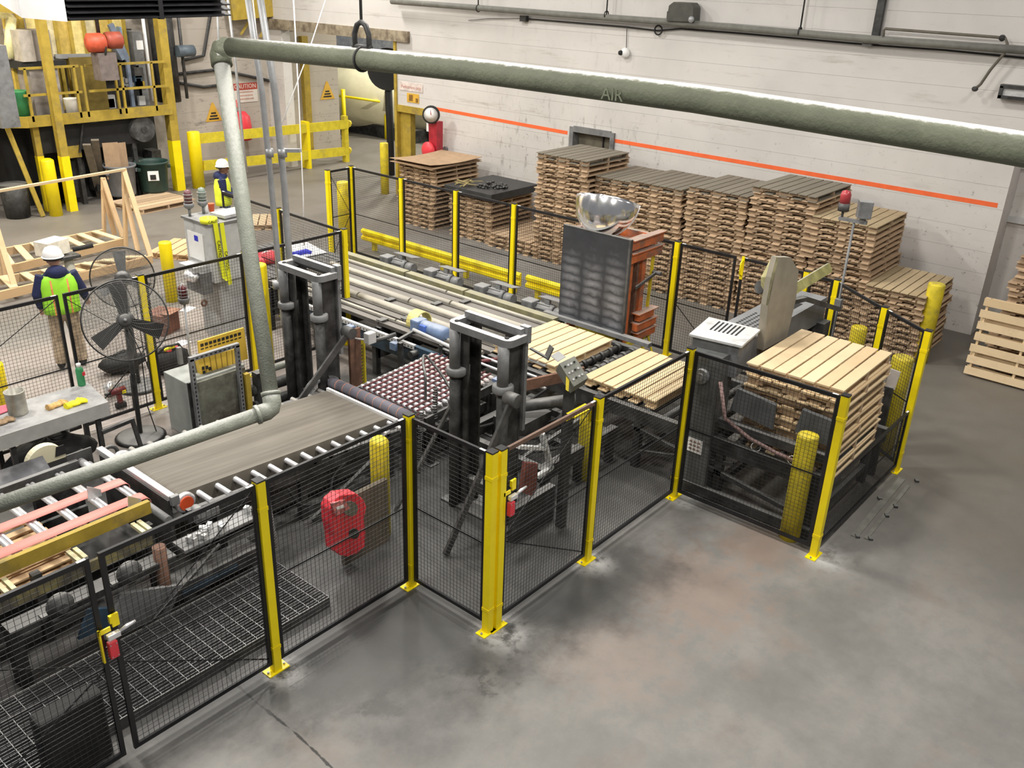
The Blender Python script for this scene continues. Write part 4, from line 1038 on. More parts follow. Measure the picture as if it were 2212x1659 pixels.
MB().bar(a, a + V((0, 0, 1.35)), .22, .05, up=(0, 1, 0)).build('flat_bar', RUST, t)
MB().box(a + V((.02, -.35, 1.3)), (.16, .12, .18)).bar(a + V((0, -.02, 1.2)), a + V((.02, -.33, 1.25)), .03).build('sensor_box', GREYL, t, bevel=.02)
t = thing('spring_plate', 'yellow plate with dark coil spring beside the rusty flat bar', 'spring plate', (9.1, 10.8, 0))
p = Z(788, 790, .5); a = V((p.x, p.y, 0))
MB().span((a.x - .08, a.y - .1, 0), (a.x - .06, a.y + .06, 1.0)).build('plate', YELD, t)
c = [V((a.x - .1 + .035 * math.cos(i * .7), a.y - .02 + .035 * math.sin(i * .7), .1 + i * .0065)) for i in range(130)]
MB().tube(c, .008, 5).build('spring', BLACKR, t)
# ================================================================== PALLET ROLLER LINE
t = thing('pallet_roller_line', 'dark roller line carrying the clean pallets to the stacker', 'conveyor', (11, 6, 0))
for xx in (10.02, 11.9): MB().span((xx - .05, 3.1, CZ - .22), (xx + .05, 8.75, CZ - .02)).build('side_rail', STEELD, t)
for i in range(20):
    y = 3.3 + i * .28
    mb = MB().cyl((10.06, y, CZ - .07), (11.86, y, CZ - .07), .06, 10)
    if 6.9 < y < 7.6:
        for k in range(7): mb.cyl((10.3 + k * .24, y, CZ - .07), (10.38 + k * .24, y, CZ - .07), .085, 12)
    mb.build('roller', STEELD, t)
for y in (3.3, 4.6, 5.9, 7.2, 8.5):
    for xx in (10.02, 11.9): MB().box((xx, y, .36), (.1, .1, .72)).build('leg', STEELD, t)
    MB().span((10.05, y - .04, .2), (11.9, y + .04, .3)).build('cross_member', STEELD, t)
MB().bar((10.0, 3.4, .25), (10.0, 6.0, .62), .06).bar((10.0, 5.9, .25), (10.0, 4.4, .62), .05).build('brace', STEELD, t)
MB().span((9.9, 3.2, .02), (9.98, 5.1, .16)).build('floor_beam', STEELD, t)
# ================================================================== LIFTING TOWER WITH STEEL PLATE
t = thing('lifting_tower', 'orange pallet lifting tower with a dark rubbed steel plate', 'lifter', (12.6, 8.3, 0))
m, tt, bs = _new('rubbed_steel_plate')
co = nd(tt, 'ShaderNodeTexCoord').outputs['Object']; sp = nd(tt, 'ShaderNodeSeparateXYZ'); tt.links.new(co, sp.inputs[0])
wv = noise(tt, co, 5, 5); wo = mth(tt, 'MULTIPLY', mth(tt, 'SUBTRACT', wv, .5), 1.1)
cy_ = mth(tt, 'ABSOLUTE', mth(tt, 'COSINE', mth(tt, 'ADD', mth(tt, 'MULTIPLY', sp.outputs[1], math.pi / .45), wo)))
cz_ = mth(tt, 'ABSOLUTE', mth(tt, 'SINE', mth(tt, 'ADD', mth(tt, 'MULTIPLY', sp.outputs[2], math.pi / .15), mth(tt, 'MULTIPLY', wo, 2.2))))
rub = mth(tt, 'MULTIPLY', mth(tt, 'MULTIPLY', cy_, cz_), rng(tt, mth(tt, 'ADD', sp.outputs[2], wo), 1.8, 2.35, 1, 0))
rub = mth(tt, 'MULTIPLY', rub, rng(tt, wv, .25, .7, .5, 1))
tt.links.new(mixc(tt, mth(tt, 'ADD', mth(tt, 'MULTIPLY', rub, .75), mth(tt, 'MULTIPLY', wv, .16)), (.022, .025, .031), (.30, .31, .34)), bs.inputs['Base Color'])
bs.inputs['Roughness'].default_value = .5; bs.inputs['Metallic'].default_value = .2
MB().span((12.08, 7.62, .99), (12.13, 8.96, 2.6)).build('steel_plate', m, t, label='dark steel plate with pale rub marks from pallet boards')
MB().span((12.075, 7.60, .99), (12.14, 7.64, 2.61)).span((12.075, 7.64, 2.595), (12.14, 8.96, 2.61)).build('plate_edge', STEEL, t)
MB().span((12.0, 7.05, .93), (12.12, 9.25, 1.0)).build('sill_beam', GREYP, t)
for y in (7.68, 8.78):
    for x in (12.22, 12.62): MB().span((x, y, .75), (x + .12, y + .1, 2.5)).build('upright', ORANGE, t)
for z in (2.42, 2.2): MB().span((12.14, 7.60, z), (13.08, 7.68, z + .16)).span((12.14, 7.56, z + .15), (13.08, 7.7, z + .17)).build('top_channel', ORANGE, t)
for y in (7.75, 8.3, 8.82): MB().span((12.14, y, 2.44), (12.9, y + .09, 2.54)).build('cross_channel', ORANGE, t)
MB().span((12.82, 7.6, 2.4), (12.9, 8.95, 2.56)).span((12.14, 7.7, 2.5), (12.3, 8.9, 2.53)).build('top_tray', ORANGE, t)
MB().span((12.5, 7.7, .8), (12.56, 8.9, 2.5)).build('back_sheet', RUST, t)
MB().span((12.14, 7.7, .8), (12.22, 7.78, 2.45)).build('rusty_edge', RUST, t)
for i, z in enumerate((.78, .95, 1.12)): MB().span((12.5 - .06 * (i == 1), 7.56, z), (13.05 - .1 * (i == 2), 7.66, z + .12)).span((12.45, 7.54, z + .12), (13.08, 7.7, z + .135)).build('step_channel', ORANGE, t)
MB().bar((12.35, 7.6, 1.75), (12.95, 7.6, 1.88), .03, .05).cyl((12.95, 7.5, 1.88), (12.95, 7.66, 1.88), .035, 10).build('arm', STEEL, t)
MB().bar((12.98, 7.7, 2.2), (12.92, 7.7, .8), .05, .03).bar((12.9, 7.62, .78), (13.1, 7.45, 0), .06, .03).bar((12.75, 7.62, .78), (12.7, 7.5, 0), .06, .03).bar((12.7, 8.9, .78), (12.7, 8.95, 0), .06, .03).span((12.2, 7.62, .70), (13.0, 8.95, .76)).build('yellow_stand', YELD, t)
# half dome mirror
t = thing('dome_mirror', 'chrome half dome mirror on top of the orange lifting tower', 'mirror', (12.5, 8.35, 2.6))
c = X(1311, 430, 12.45); ax = V((-.80, -.25, .40)).normalized(); side = V((.22, -.97, 0)); side = (side - ax * side.dot(ax)).normalized(); up = side.cross(ax); up = up if up.z > 0 else -up
R_ = .55; nq = 14; vs = []; fs = []; dpt = .40
for i in range(nq + 1):
    rr_ = math.sin(i / nq * math.pi / 2); hh = math.cos(i / nq * math.pi / 2) * dpt
    for k in range(25):
        a = math.pi + math.pi * k / 24
        vs.append(c + side * (R_ * rr_ * math.cos(a)) + up * (R_ * 1.12 * rr_ * math.sin(a)) + ax * (hh - .1))
for i in range(nq):
    for k in range(24): fs.append((i * 25 + k, i * 25 + k + 1, (i + 1) * 25 + k + 1, (i + 1) * 25 + k))
o = MB().add(vs, fs, True).build('dome', CHROME, t); s = o.modifiers.new('thick', 'SOLIDIFY'); s.thickness = .008; s.offset = 0
MB().tube([c + side * (R_ * math.cos(math.pi + math.pi * k / 24)) + up * (R_ * 1.12 * math.sin(math.pi + math.pi * k / 24)) - ax * .1 for k in range(25)], .012, 6).build('rim', WHITE, t)
MB().bar(c - up * .45 - ax * .12, V((c.x + .1, c.y, 2.5)), .12, .06).bar(c - up * .4 - ax * .14, V((12.6, c.y + .3, 2.54)), .05, .05).build('bracket', GREYP, t)
# ================================================================== PALLET STACKER
t = thing('pallet_stacker', 'grey pallet stacker with pillar, perforated cover and leaning chute plate', 'stacker', (10.2, 5, 0))
MB().span((9.92, 4.74, 0), (10.3, 5.2, 2.05)).build('pillar', M('stacker_grey', (.10, .105, .105), .55, var=.15, grime=(.04, .04, .04), gamt=.3), t)
cq = [Z(*p, 2.18) for p in ((1488, 726), (1531, 689), (1643, 716), (1602, 752))]
MB().prism(cq, (0, 0, .03)).build('cover_lid', GREYL, t, label='light grey lid with perforated grille')
cc = sum(cq, V()) / 4
MB().prism([p + (cc - p) * .12 - V((0, 0, .45)) for p in cq], (0, 0, .45)).build('cover_box', GREYP, t)
mb = MB()
for i in range(12):
    for k in range(7):
        u, v = .42 + i * .042, .34 + k * .085
        p = cq[0] * (1 - u) * (1 - v) + cq[1] * u * (1 - v) + cq[2] * u * v + cq[3] * (1 - u) * v if False else cq[0].lerp(cq[3], .25 + k * .08).lerp(cq[1].lerp(cq[2], .25 + k * .08), .42 + i * .042)
        mb.box(p + V((0, 0, .031)), (.026, .026, .004), .1)
mb.build('grille', BLACKR, t, kind='stuff')
MB().cyl((9.86, 4.97, 1.75), (9.96, 4.97, 1.75), .1, 18).cyl((9.84, 4.97, 1.75), (9.86, 4.97, 1.75), .05, 12).build('bearing', GREYP, t)
MB().span((10.6, 4.72, 1.72), (13.2, 5.3, 2.1)).build('head_beam', M('beam_grey', (.17, .175, .18), .5, var=.12, dust=(.30, .31, .32), damt=.4), t)
mb = MB()
for i in range(12):
    for k in range(5): mb.box((10.95 + i * .07, 4.85 + k * .08, 2.102), (.035, .035, .004))
mb.build('grille', BLACKR, t, kind='stuff')
MB().span((12.0, 4.85, 2.1), (12.6, 5.15, 2.106)).build('dark_hatch', BLACKR, t)
yy = 4.62
DST = M('dusty_beige_plate', (.29, .265, .21), .8, var=.12, scale=3, grime=(.42, .39, .32), gamt=.2)
MB().prism([Y(*p, yy) for p in ((1682, 556), (1709, 556), (1725, 585), (1720, 644), (1700, 728), (1649, 757), (1659, 660), (1670, 600))], (0, .1, 0)).build('chute_plate', DST, t)
fl_ = [Y(*p, yy) for p in ((1682, 556), (1670, 600), (1659, 660))] + [Y(*p, 4.85) for p in ((1648, 640), (1648, 600), (1668, 562))]
MB().prism(fl_, (0, .03, .0)).build('chute_flank', M('grey_yellow_flank', (.33, .31, .15), .7, var=.35, scale=6), t)
MB().cyl(Y(1640, 620, 4.9), Y(1655, 622, 4.85), .09, 14).build('chute_bolt', STEEL, t)
p, q = Y(1715, 625, 4.72), Y(1792, 578, 4.72)
MB().bar(p, q, .05, .14, up=(0, .5, 1)).build('upper_arm', M('arm_grey_yellow', (.36, .34, .13), .65, var=.3, dust=(.36, .36, .32), damt=.7), t)
p, q = Y(1738, 645, 4.6), Y(1812, 668, 4.6)
MB().bar(p, q, .07, .07).bar(Y(1708, 652, 4.68), p, .08, .06).build('lower_arm', STEEL, t)
for z in (1.3, 1.55): MB().span((11.6, 4.9, z), (12.9, 5.05, z + .08)).build('side_fork', STEELD, t)
MB().span((12.95, 4.6, 0), (13.2, 5.0, 1.75)).build('rear_pillar', STEELD, t)
for a, b, z in (((4.55, 1.66), (4.0, 1.6), 0), ((3.66, 1.66), (3.18, 1.62), 0)):
    (y0_, z0_), (y1_, z1_) = a, b
    MB().prism([(10.1, y0_, z0_ - .02), (10.1, y1_, z1_ - .02), (10.02, y1_ - .04, z1_ - .32), (10.02, y0_ + .02, z0_ - .3)], (.03, 0, .02)).build('dark_flap', M('flap_grey', (.055, .058, .06), .5), t)
MB().span((9.98, 3.15, 1.08), (10.1, 4.7, 1.2)).build('fork_beam', STEELD, t)
MB().tube([(9.9, 4.7, 1.75), (9.86, 4.55, 1.3), (9.9, 4.2, 1.12), (9.9, 3.8, 1.05), (9.92, 3.3, 1.0)], .025, 8).build('hose', M('dull_pink_hose', (.25, .16, .15), .6), t)
for y in (4.1, 3.6):
    MB().torus((9.92, y, 1.02), (1, .2, 0), .06, .006, 16, 5).build('cable_loop', PAPER, t)
sg = MB().span((9.912, 4.84, .62), (9.918, 5.06, .82)).build('notice', PAPER, t)
mb = MB()
for i in range(3):
    for k in range(3): mb.box((9.91, 4.89 + i * .06, .67 + k * .055), (.004, .04, .03))
mb.build('notice_print', M('faded_print', (.3, .22, .2), .7), sg)
t = thing('fallen_brace', 'grey steel brace bent against the outfeed pallets, with a bright plate', 'bracket', (12.1, 3.15, 0))
MB().bar(X(1935, 800, 12.2), X(1922, 838, 12.2), .14, .02, up=(1, 0, 0)).build('bright_plate', ALU, t)  # plate in bright aluminium, leg in dark steel
p = X(1922, 838, 12.2); MB().bar((p.x, p.y, 0), p + V((0, 0, .02)), .1, .08).build('leg', STEELD, t)
# beacon pole by the bend of the fence
t = thing('beacon_pole', 'thin pole with red beacon lamp and grey junction box at the fence bend', 'beacon', (13.8, 4.74, 0))
top = X(1850, 478, 13.8)
MB().cyl((13.8, 4.74, 0), (13.8, 4.74, top.z), .02, 10).build('pole', GREYP, t)
MB().bar((13.8, 4.98, top.z), (13.8, 4.55, top.z), .06, .05).build('cross_arm', GREYP, t)
bz = top.z
MB().cyl((13.8, 4.94, bz), (13.8, 4.94, bz + .14), .02, 8).cyl((13.8, 4.94, bz + .12), (13.8, 4.94, bz + .24), .085, 16).build('beacon_base', STEEL, t)
MB().lathe([(.078, 0), (.08, .13), (.06, .18), (0, .2)], (13.8, 4.94, bz + .24), n=16).build('red_lens', M('red_lens', (.42, .05, .06), .3), t)
MB().box((13.8, 4.62, bz + .2), (.2, .2, .26), .5).cyl((13.8, 4.62, bz), (13.8, 4.62, bz + .08), .05).build('junction_box', GREYP, t, bevel=.01)
MB().box((13.8, 4.74, 1.85), (.1, .1, .14)).build('clamp', GREYP, t)
# loose floor rail strips outside the outfeed
t = thing('floor_track', 'flat steel floor track with fixing clips beside the outfeed gate', 'floor track', tuple(Z(1900, 1110)))
for a, b, w in (((1845, 1160), (1948, 1035), .09), ((1870, 1165), (1962, 1050), .05)):
    p, q = Z(*a), Z(*b); MB().bar(p + V((0, 0, .008)), q + V((0, 0, .008)), w, .012).build('strip', M('track_steel', (.24, .24, .22), .5, metal=.3), t)
for px, py in ((1852, 1160), (1880, 1165), (1980, 1040), (1900, 1078), (1934, 1095), (1915, 1115)):
    p = Z(px, py); MB().box(p + V((0, 0, .015)), (.07, .05, .03), .6).build('clip', STEEL, t)
# ================================================================== OVERHEAD PIPES
def plumb(px, py, xy):
    "point of the ray through a pixel that lies nearest above or below the plan point xy"
    d = ray(px, py); k = (d.x * xy[0] + d.y * xy[1]) / (d.x ** 2 + d.y ** 2)
    return CAM + d * k
t = thing('dusty_pipe', 'thick green-grey pipe with white dust, crossing below the camera and bending down', 'pipe', (6, 9.3, 5.5))
PXp = 6.0
line = [X(*p, PXp) for p in ((500, 102), (760, 125), (1000, 150), (1500, 213), (2150, 313), (2400, 355))]
MB().tube(line, .10, 20).build('overhead_run', PIPEG, t, label='overhead run of the green-grey pipe')
ptop = X(474, 104, PXp); pbot = D(590, 884, 9.6); pend = D(-70, 1114, 8.35)
dn = (pbot - ptop).normalized(); lf = (pend - pbot).normalized()
MB().tube([ptop + (line[0] - ptop).normalized() * .14, ptop + (line[0] - ptop).normalized() * .04 + dn * .02, ptop + dn * .08, ptop + dn * .2], .115, 18).build('elbow', PIPEG, t)
MB().tube([ptop + dn * .12, pbot - dn * .12], [.088, .082], 18).build('drop_pipe', PIPED, t, label='pale dusty drop pipe')
MB().tube([pbot - dn * .18, pbot - dn * .07, pbot - dn * .02 + lf * .02, pbot + lf * .07, pbot + lf * .18], .097, 18).build('elbow', PIPED, t)
MB().tube([pbot + lf * .1, pend], .078, 18).build('lower_run', PIPED, t, label='lower run above the brown belt')
MB().tube([pbot + lf * .15, pbot + lf * .19], .104, 18).tube([pbot - dn * .19, pbot - dn * .15], .104, 18).build('collar', PIPED, t)
a = X(1322, 205, PXp - .101)
text('AIR', M('faded_stencil', (.19, .21, .145), .7), t, a, (0, -1, 0), (0, 0, 1), .13)
h = thing('pipe_hanger', 'dark clevis hanger with rod holding the thick green-grey pipe', 'pipe hanger', X(783, 128, PXp))
c = X(783, 128, PXp)
MB().torus(c, (0, 1, 0), .108, .012, 28, 6).build('clamp_ring', STEELD, h)
yk = [c + V((0, s * .10, z)) for s, z in ((1, .10), (1, .22), (.6, .30), (0, .33), (-.6, .30), (-1, .22), (-1, .10))]
MB().tube(yk, .026, 8).build('yoke', STEELD, h)
MB().cyl(c + V((0, .13, .11)), c + V((0, -.13, .11)), .022, 10).build('pin', STEELD, h)
MB().cyl(c + V((0, 0, .33)), c + V((0, 0, 3.4)), .014, 8).build('rod', STEEL, h)
# pair of conduits beside the dark mast
bx = (8.15, 11.25)
def cond(pxs, r, label, couple, extra=None):
    pts = [plumb(*p, bx) for p in pxs]
    t = thing('conduit', label, 'conduit', (pts[-1].x, pts[-1].y, pts[-1].z))
    MB().tube(pts, r, 12).build('tube', GALV, t)
    for p in couple:
        q = plumb(*p, bx); MB().cyl(q - V((0, 0, .06)), q + V((0, 0, .06)), r * 1.35, 12).build('coupling', GALV, t)
    return t
t = cond([(527, -60), (566, 200), (586, 400), (604, 600), (612, 690), (640, 790)], .044, 'grey conduit of a pair, standing next to the slanted dusty pipe', [(582, 330), (597, 615)])
q = plumb(583, 325, bx)
t = cond([(553, -60), (594, 200), (614, 400), (628, 600), (645, 700), (660, 770)], .05, 'thicker grey conduit of a pair, ending in a fitting by the dark mast', [(610, 330), (630, 610)])
q = plumb(612, 325, bx); MB().bar(q, q + V((.12, -.25, .02)), .06, .05).build('strap', GALV, t)
q = plumb(656, 750, bx); MB().cyl(q + V((0, 0, .22)), q - V((0, 0, .2)), .075, 14).build('fitting', GALV, t)
q2 = plumb(585, 815, bx); MB().tube([q - V((0, 0, .15)), q - V((.06, 0, .19)), q - V((.9, -.05, .2))], .055, 12).build('side_pipe', PIPED, t)
hm = MB(); n = 14
t = thing('wheel_guard', 'grey arched wheel guard beside the far edge of the brown belt', 'guard', (7.3, 10.0, .4))
c = Z(712, 850, .62); c.y = 10.03; R1, R2 = .37, .335; vs = []; fs = []; m_ = n + 1
for yy in (c.y - .07, c.y + .07):
    for rr_ in (R1, R2):
        for i in range(m_):
            a = math.radians(10 + 170 * i / n); vs.append((c.x + rr_ * math.cos(a), yy, .5 + rr_ * math.sin(a)))
for i in range(n): fs += [(i, i + 1, 2 * m_ + i + 1, 2 * m_ + i), (m_ + i + 1, m_ + i, 3 * m_ + i, 3 * m_ + i + 1), (i + 1, i, m_ + i, m_ + i + 1), (2 * m_ + i, 2 * m_ + i + 1, 3 * m_ + i + 1, 3 * m_ + i)]
hm.add(vs, fs).build('hood', GREYP, t)
MB().lathe([(.2, 0), (.2, .06)], (c.x, c.y - .03, .5), (0, 1, 0), 20).build('wheel', BLACKR, t)
MB().span((c.x - .3, c.y - .06, 0), (c.x + .3, c.y + .06, .45)).build('stand', STEELD, t)
# thin wires and silver conduit
def wire(pxs, xy, r, m, label, name='cable', cat='cable', xy2=None):
    pts = [plumb(*p, xy if i == 0 or xy2 is None else xy2) for i, p in enumerate(pxs)]
    return MB().tube(pts, r, 6).thing(name, m, label, cat)
wire([(632, -40), (646, 220), (655, 420), (657, 530)], (10.4, 14.2), .011, WHITE, 'thin white cable hanging straight down behind the thick pipe')
wire([(716, -40), (664, 120), (596, 300)], (11.0, 15.5), .008, WHITE, 'thin wire slanting down from the roof to the conduits', xy2=(8.6, 11.6))
wire([(542, -40), (556, 90), (575, 260), (586, 330)], (8.3, 11.4), .008, WHITE, 'thin pale cable running along the grey conduit pair')
wire([(487, -40), (509, 140), (524, 300), (533, 372)], (14.2, 21.5), .035, GALV, 'slim silver conduit behind the thick pipe elbow', 'conduit', 'conduit')
wire([(466, -40), (472, 90), (500, 240)], (14.4, 22.2), .03, GALV, 'second slim silver conduit below the black louvre', 'conduit', 'conduit')
# ================================================================== FIXTURES ON THE WHITE WALL
wx = 19.15
t = thing('sprinkler_main', 'long dark pipe running high along the white wall', 'pipe', (wx, 11, 5.4))
MB().tube([X(*p, wx) for p in ((846, 3), (940, 10), (1200, 30), (1450, 48), (1640, 64), (1893, 86), (2040, 96), (2260, 112))], .075, 12).build('main', M('dark_pipe', (.17, .17, .15), .6, var=.15, dust=(.3, .3, .28), damt=.5), t)
for px, py in ((1033, 18), (1310, 32), (1728, 68)):
    q = X(px, py, wx); MB().cyl(q, q + V((0, 0, 2.2)), .018, 6).build('rod', STEELD, t); MB().torus(q, (0, 1, 0), .085, .015, 16, 5).build('clamp', STEELD, t)
MB().tube([X(*p, wx) for p in ((1908, 84), (1909, 66), (1912, 62), (2150, 80), (2172, 83), (2176, 95), (2172, 112), (2140, 150), (2118, 182), (2105, 193))], .026, 8).build('branch_pipe', M('brown_pipe', (.13, .115, .09), .6), t)
for p in ((1908, 84), (2165, 82)): MB().blob(X(*p, wx), (.12,) * 3, 8, 6).build('tee', STEELD, t)
MB().blob(X(2106, 192, wx), (.1, .12, .1), 8, 6).build('sprinkler_head', STEELD, t)
p, q = X(1908, -60, 19.3), X(1888, 96, 19.3)
MB().bar(V((19.3, q.y, q.z)), V((19.3, q.y, 8.5)), .14, .10).thing('wall_channel', STEELD, 'dark vertical channel fixed to the white wall above the pipe', 'channel')
MB().box(X(1876, 90, 19.3), (.14, .2, .16)).thing('junction_box', GREYP, 'grey junction box on the wall beside the dark channel', 'junction box', bevel=.01)
wire2 = lambda pxs, r, label: MB().tube([X(*p, 19.34) for p in pxs], r, 6).thing('wall_cable', BLACKR, label, 'cable')
wire2([(1130, 40), (1350, 58), (1420, 66), (1470, 62), (1600, 72), (1880, 97), (2040, 108), (2260, 130)], .02, 'black cable running along the white wall under the dark pipe')
wire2([(1012, 44), (1060, 40), (1130, 40)], .008, 'thin cable sagging to the small box on the white wall')
MB().box(X(1132, 40, 19.32), (.12, .2, .14)).thing('junction_box', STEELD, 'small dark junction box at the start of the wall cable', 'junction box')
t = thing('flood_lamp', 'dark flood lamp housing mounted above the long wall pipe', 'lamp', X(1484, 44, 19.25))
MB().prism([X(*p, 19.34) for p in ((1455, 46), (1460, 12), (1470, 4), (1508, 6), (1514, 16), (1512, 48))], (-.32, 0, 0)).build('housing', M('lamp_dark', (.07, .07, .06), .5), t, bevel=.02)
MB().blob(X(1493, 42, 18.98), (.1, .14, .14), 10, 8).build('bulb', GALV, t)
MB().box(X(1450, 35, 19.25), (.2, .12, .2)).build('ballast', STEELD, t)
MB().torus(X(1422, 65, 19.3), (1, 0, 0), .10, .02, 16, 5).build('cable_coil', BLACKR, t)
t = thing('wall_bell', 'round white and black bell hanging on a cord on the wall', 'bell', X(1352, 116, 19.3))
q = X(1352, 114, 19.36)
MB().lathe([(.11, 0), (.12, .05), (.08, .12), (0, .14)], q, (-1, 0, 0), 18).build('gong', PAPER, t)
MB().lathe([(.06, 0), (.05, .05), (0, .07)], q + V((-.12, .06, 0)), (-1, .2, 0), 12).build('black_cap', BLACKR, t)
MB().tube([X(1354, 62, 19.36), X(1353, 104, 19.36)], .008, 6).build('cord', STEELD, t)
t = thing('wall_cabinet', 'shallow framed metal box on the white wall at the picture edge', 'box', X(2190, 200, 19.3))
a, b = X(2164, 186, 19.2), X(2290, 225, 19.2)
MB().span((19.25, b.y, b.z), (19.4, a.y, a.z)).build('door', GREYL, t)
for z_ in (a.z, b.z + .02): MB().span((19.2, b.y, z_ - .03), (19.4, a.y + .03, z_ + .03)).build('frame_bar', STEELD, t)
MB().span((19.2, a.y - .03, b.z), (19.4, a.y + .03, a.z)).build('frame_bar', STEELD, t)
# red pedestal dial by the door
t = thing('dial_pedestal', 'red pedestal with a large round dial next to the doorway', 'gauge', (18.8, 19.3, 0))
q = X(932, 247, 18.8)
MB().lathe([(.23, 0), (.25, .03), (.25, .1), (.22, .12)], q, (-.8, -.6, 0), 24).build('dial_case', BLACKR, t)
MB().lathe([(.2, .122), (.0, .124)], q, (-.8, -.6, 0), 24).build('dial_face', PAPER, t)
MB().bar(q + V((-.10, -.08, 0)), q + V((-.10, -.06, .15)), .02, .012).build('needle', REDS, t)
MB().span((18.85, q.y - .16, .0), (19.1, q.y + .16, q.z - .2)).build('column', M('dark_red_paint', (.36, .02, .035), .45), t)
b = X(925, 325, 18.75); MB().blob(b, (.25, .5, .5), 10, 8).build('red_hub', RED, t)
MB().box((18.86, q.y + .2, q.z - .35), (.05, .08, .3)).build('white_strip', PAPER, t)
# writing on the white wall
t = thing('wall_sign', 'pale sign reading Pedestrians only beside the doorway', 'sign', X(888, 188, WX - .01))
q = X(888, 188, WX - .01)
MB().box(q + V((.0, 0, 0)), (.012, .98, .24)).build('board', M('faded_sign', (.72, .63, .59), .6), t)
text('Pedestrians only', M('faded_red', (.52, .25, .21), .7), t, q + V((-.008, 0, -.01)), (0, -1, 0), (0, 0, 1), .125)
q = X(892, 212, WX - .01)
t = thing('wall_sign', 'small mustard sign with dark pictogram under the Pedestrians sign', 'sign', q)
MB().box(q, (.012, .5, .26)).build('board', SIGNY, t); MB().box(q + V((-.007, .08, 0)), (.004, .16, .18)).box(q + V((-.007, -.17, -.05)), (.004, .1, .12)).build('pictogram', M('brown_print', (.25, .13, .03), .6), t)
q = X(963, 322, WX - .01)
MB().lathe([(.09, 0), (.08, .05)], q, (-1, 0, 0), 14).thing('wall_plug', GREYP, 'round grey pipe stub in the white wall next to the dial pedestal', 'pipe stub')
# ================================================================== CORRIDOR BEYOND THE OPENING
t = thing('kiln', 'huge cream horizontal kiln drum beyond the wall opening', 'kiln', (26, 25, 0))
kc = D(800, 205, 38) + V((.35, 0, 0))
ax = V((.30, -.954, 0)).normalized(); kr = 1.36
MB().lathe([(kr, -6), (kr, 2.2)], (kc.x, kc.y, kc.z - .1), ax, 48).build('drum', BEIGE, t)
MB().lathe([(kr, 2.28), (kr, 8)], (kc.x, kc.y, kc.z - .1), ax, 48).build('drum', BEIGE, t)
q = kc + ax * 1.0; MB().lathe([(kr + .03, .2), (kr + .03, .42)], (q.x, q.y, q.z - .1), ax, 48).build('tyre_ring', M('dull_cream_ring', (.45, .42, .30), .6), t)  # raised ring in a darker cream than the drum
MB().span((kc.x - .8, kc.y - 3, 0), (kc.x + .8, kc.y + 4, .5)).build('base', STEELD, t)
q = D(838, 150, 29.5); MB().lathe([(.62, 0), (.66, .1)], q, (-.6, -.5, .1), 28).cyl(q + V((0, .0, 0)), (q.x + .05, q.y, 0), .12).thing('fan_inlet', BLACKR, 'round black fan inlet in front of the kiln drum', 'fan')
MB().span((32.6, 14, 0), (32.9, 44, 8)).thing('wall_far', M('bluish_white_sheet', (.80, .83, .92), .6), 'x', 'wall'); o = bpy.data.objects['wall_far']; struct(o)
for k in ('label', 'category'): del o[k]
t = thing('kiln_rail', 'yellow pipe railing in front of the kiln drum', 'railing', Z(745, 300))
b1, b2 = Z(745, 300), Z(835, 300); hh = hz(742, 193, b1); h2 = hz(832, 212, b2)
MB().cyl(b1, b1 + V((0, 0, hh)), .09, 12).build('post', YEL, t); MB().cyl(b2, b2 + V((0, 0, h2)), .08, 12).build('post', YEL, t)
r1 = b1 + V((0, 0, hh * .86)); r2 = b2 + V((0, 0, h2 * .9)); dd = (r2 - r1)
MB().tube([r1 - dd * .25, r2 + dd * .35], .05, 10).build('rail', YEL, t)
# yellow guard rail before the stained wall
b1 = Z(430, 405); b2 = Z(742, 348); b2.y = b1.y + .3
t = thing('double_guard_rail', 'yellow double guard rail standing before the stained wall', 'guard rail', b1)
for pa, pb, th in (((425, 300), (752, 268), .3), ((440, 358), (752, 326), .3)):
    p = plumb(*pa, (b1.x, b1.y)); q = plumb(*pb, (b2.x, b2.y)); MB().bar(p, q, .06, th).build('rail', YELD, t)
    MB().tube([q + V((0, .0, 0)), q + V((.12, .1, 0)), q + V((.1, .35, 0))], .12, 8).build('rounded_end', YELD, t)
q = Z(656, 361); q.y = b1.y + .28; MB().bar(q, q + V((0, 0, hz(650, 262, q))), .36, .12).build('post', YEL, t, label='wide yellow middle post')
MB().bar(b2, b2 + V((0, 0, hz(738, 250, b2))), .2, .16).build('post', YELD, t)
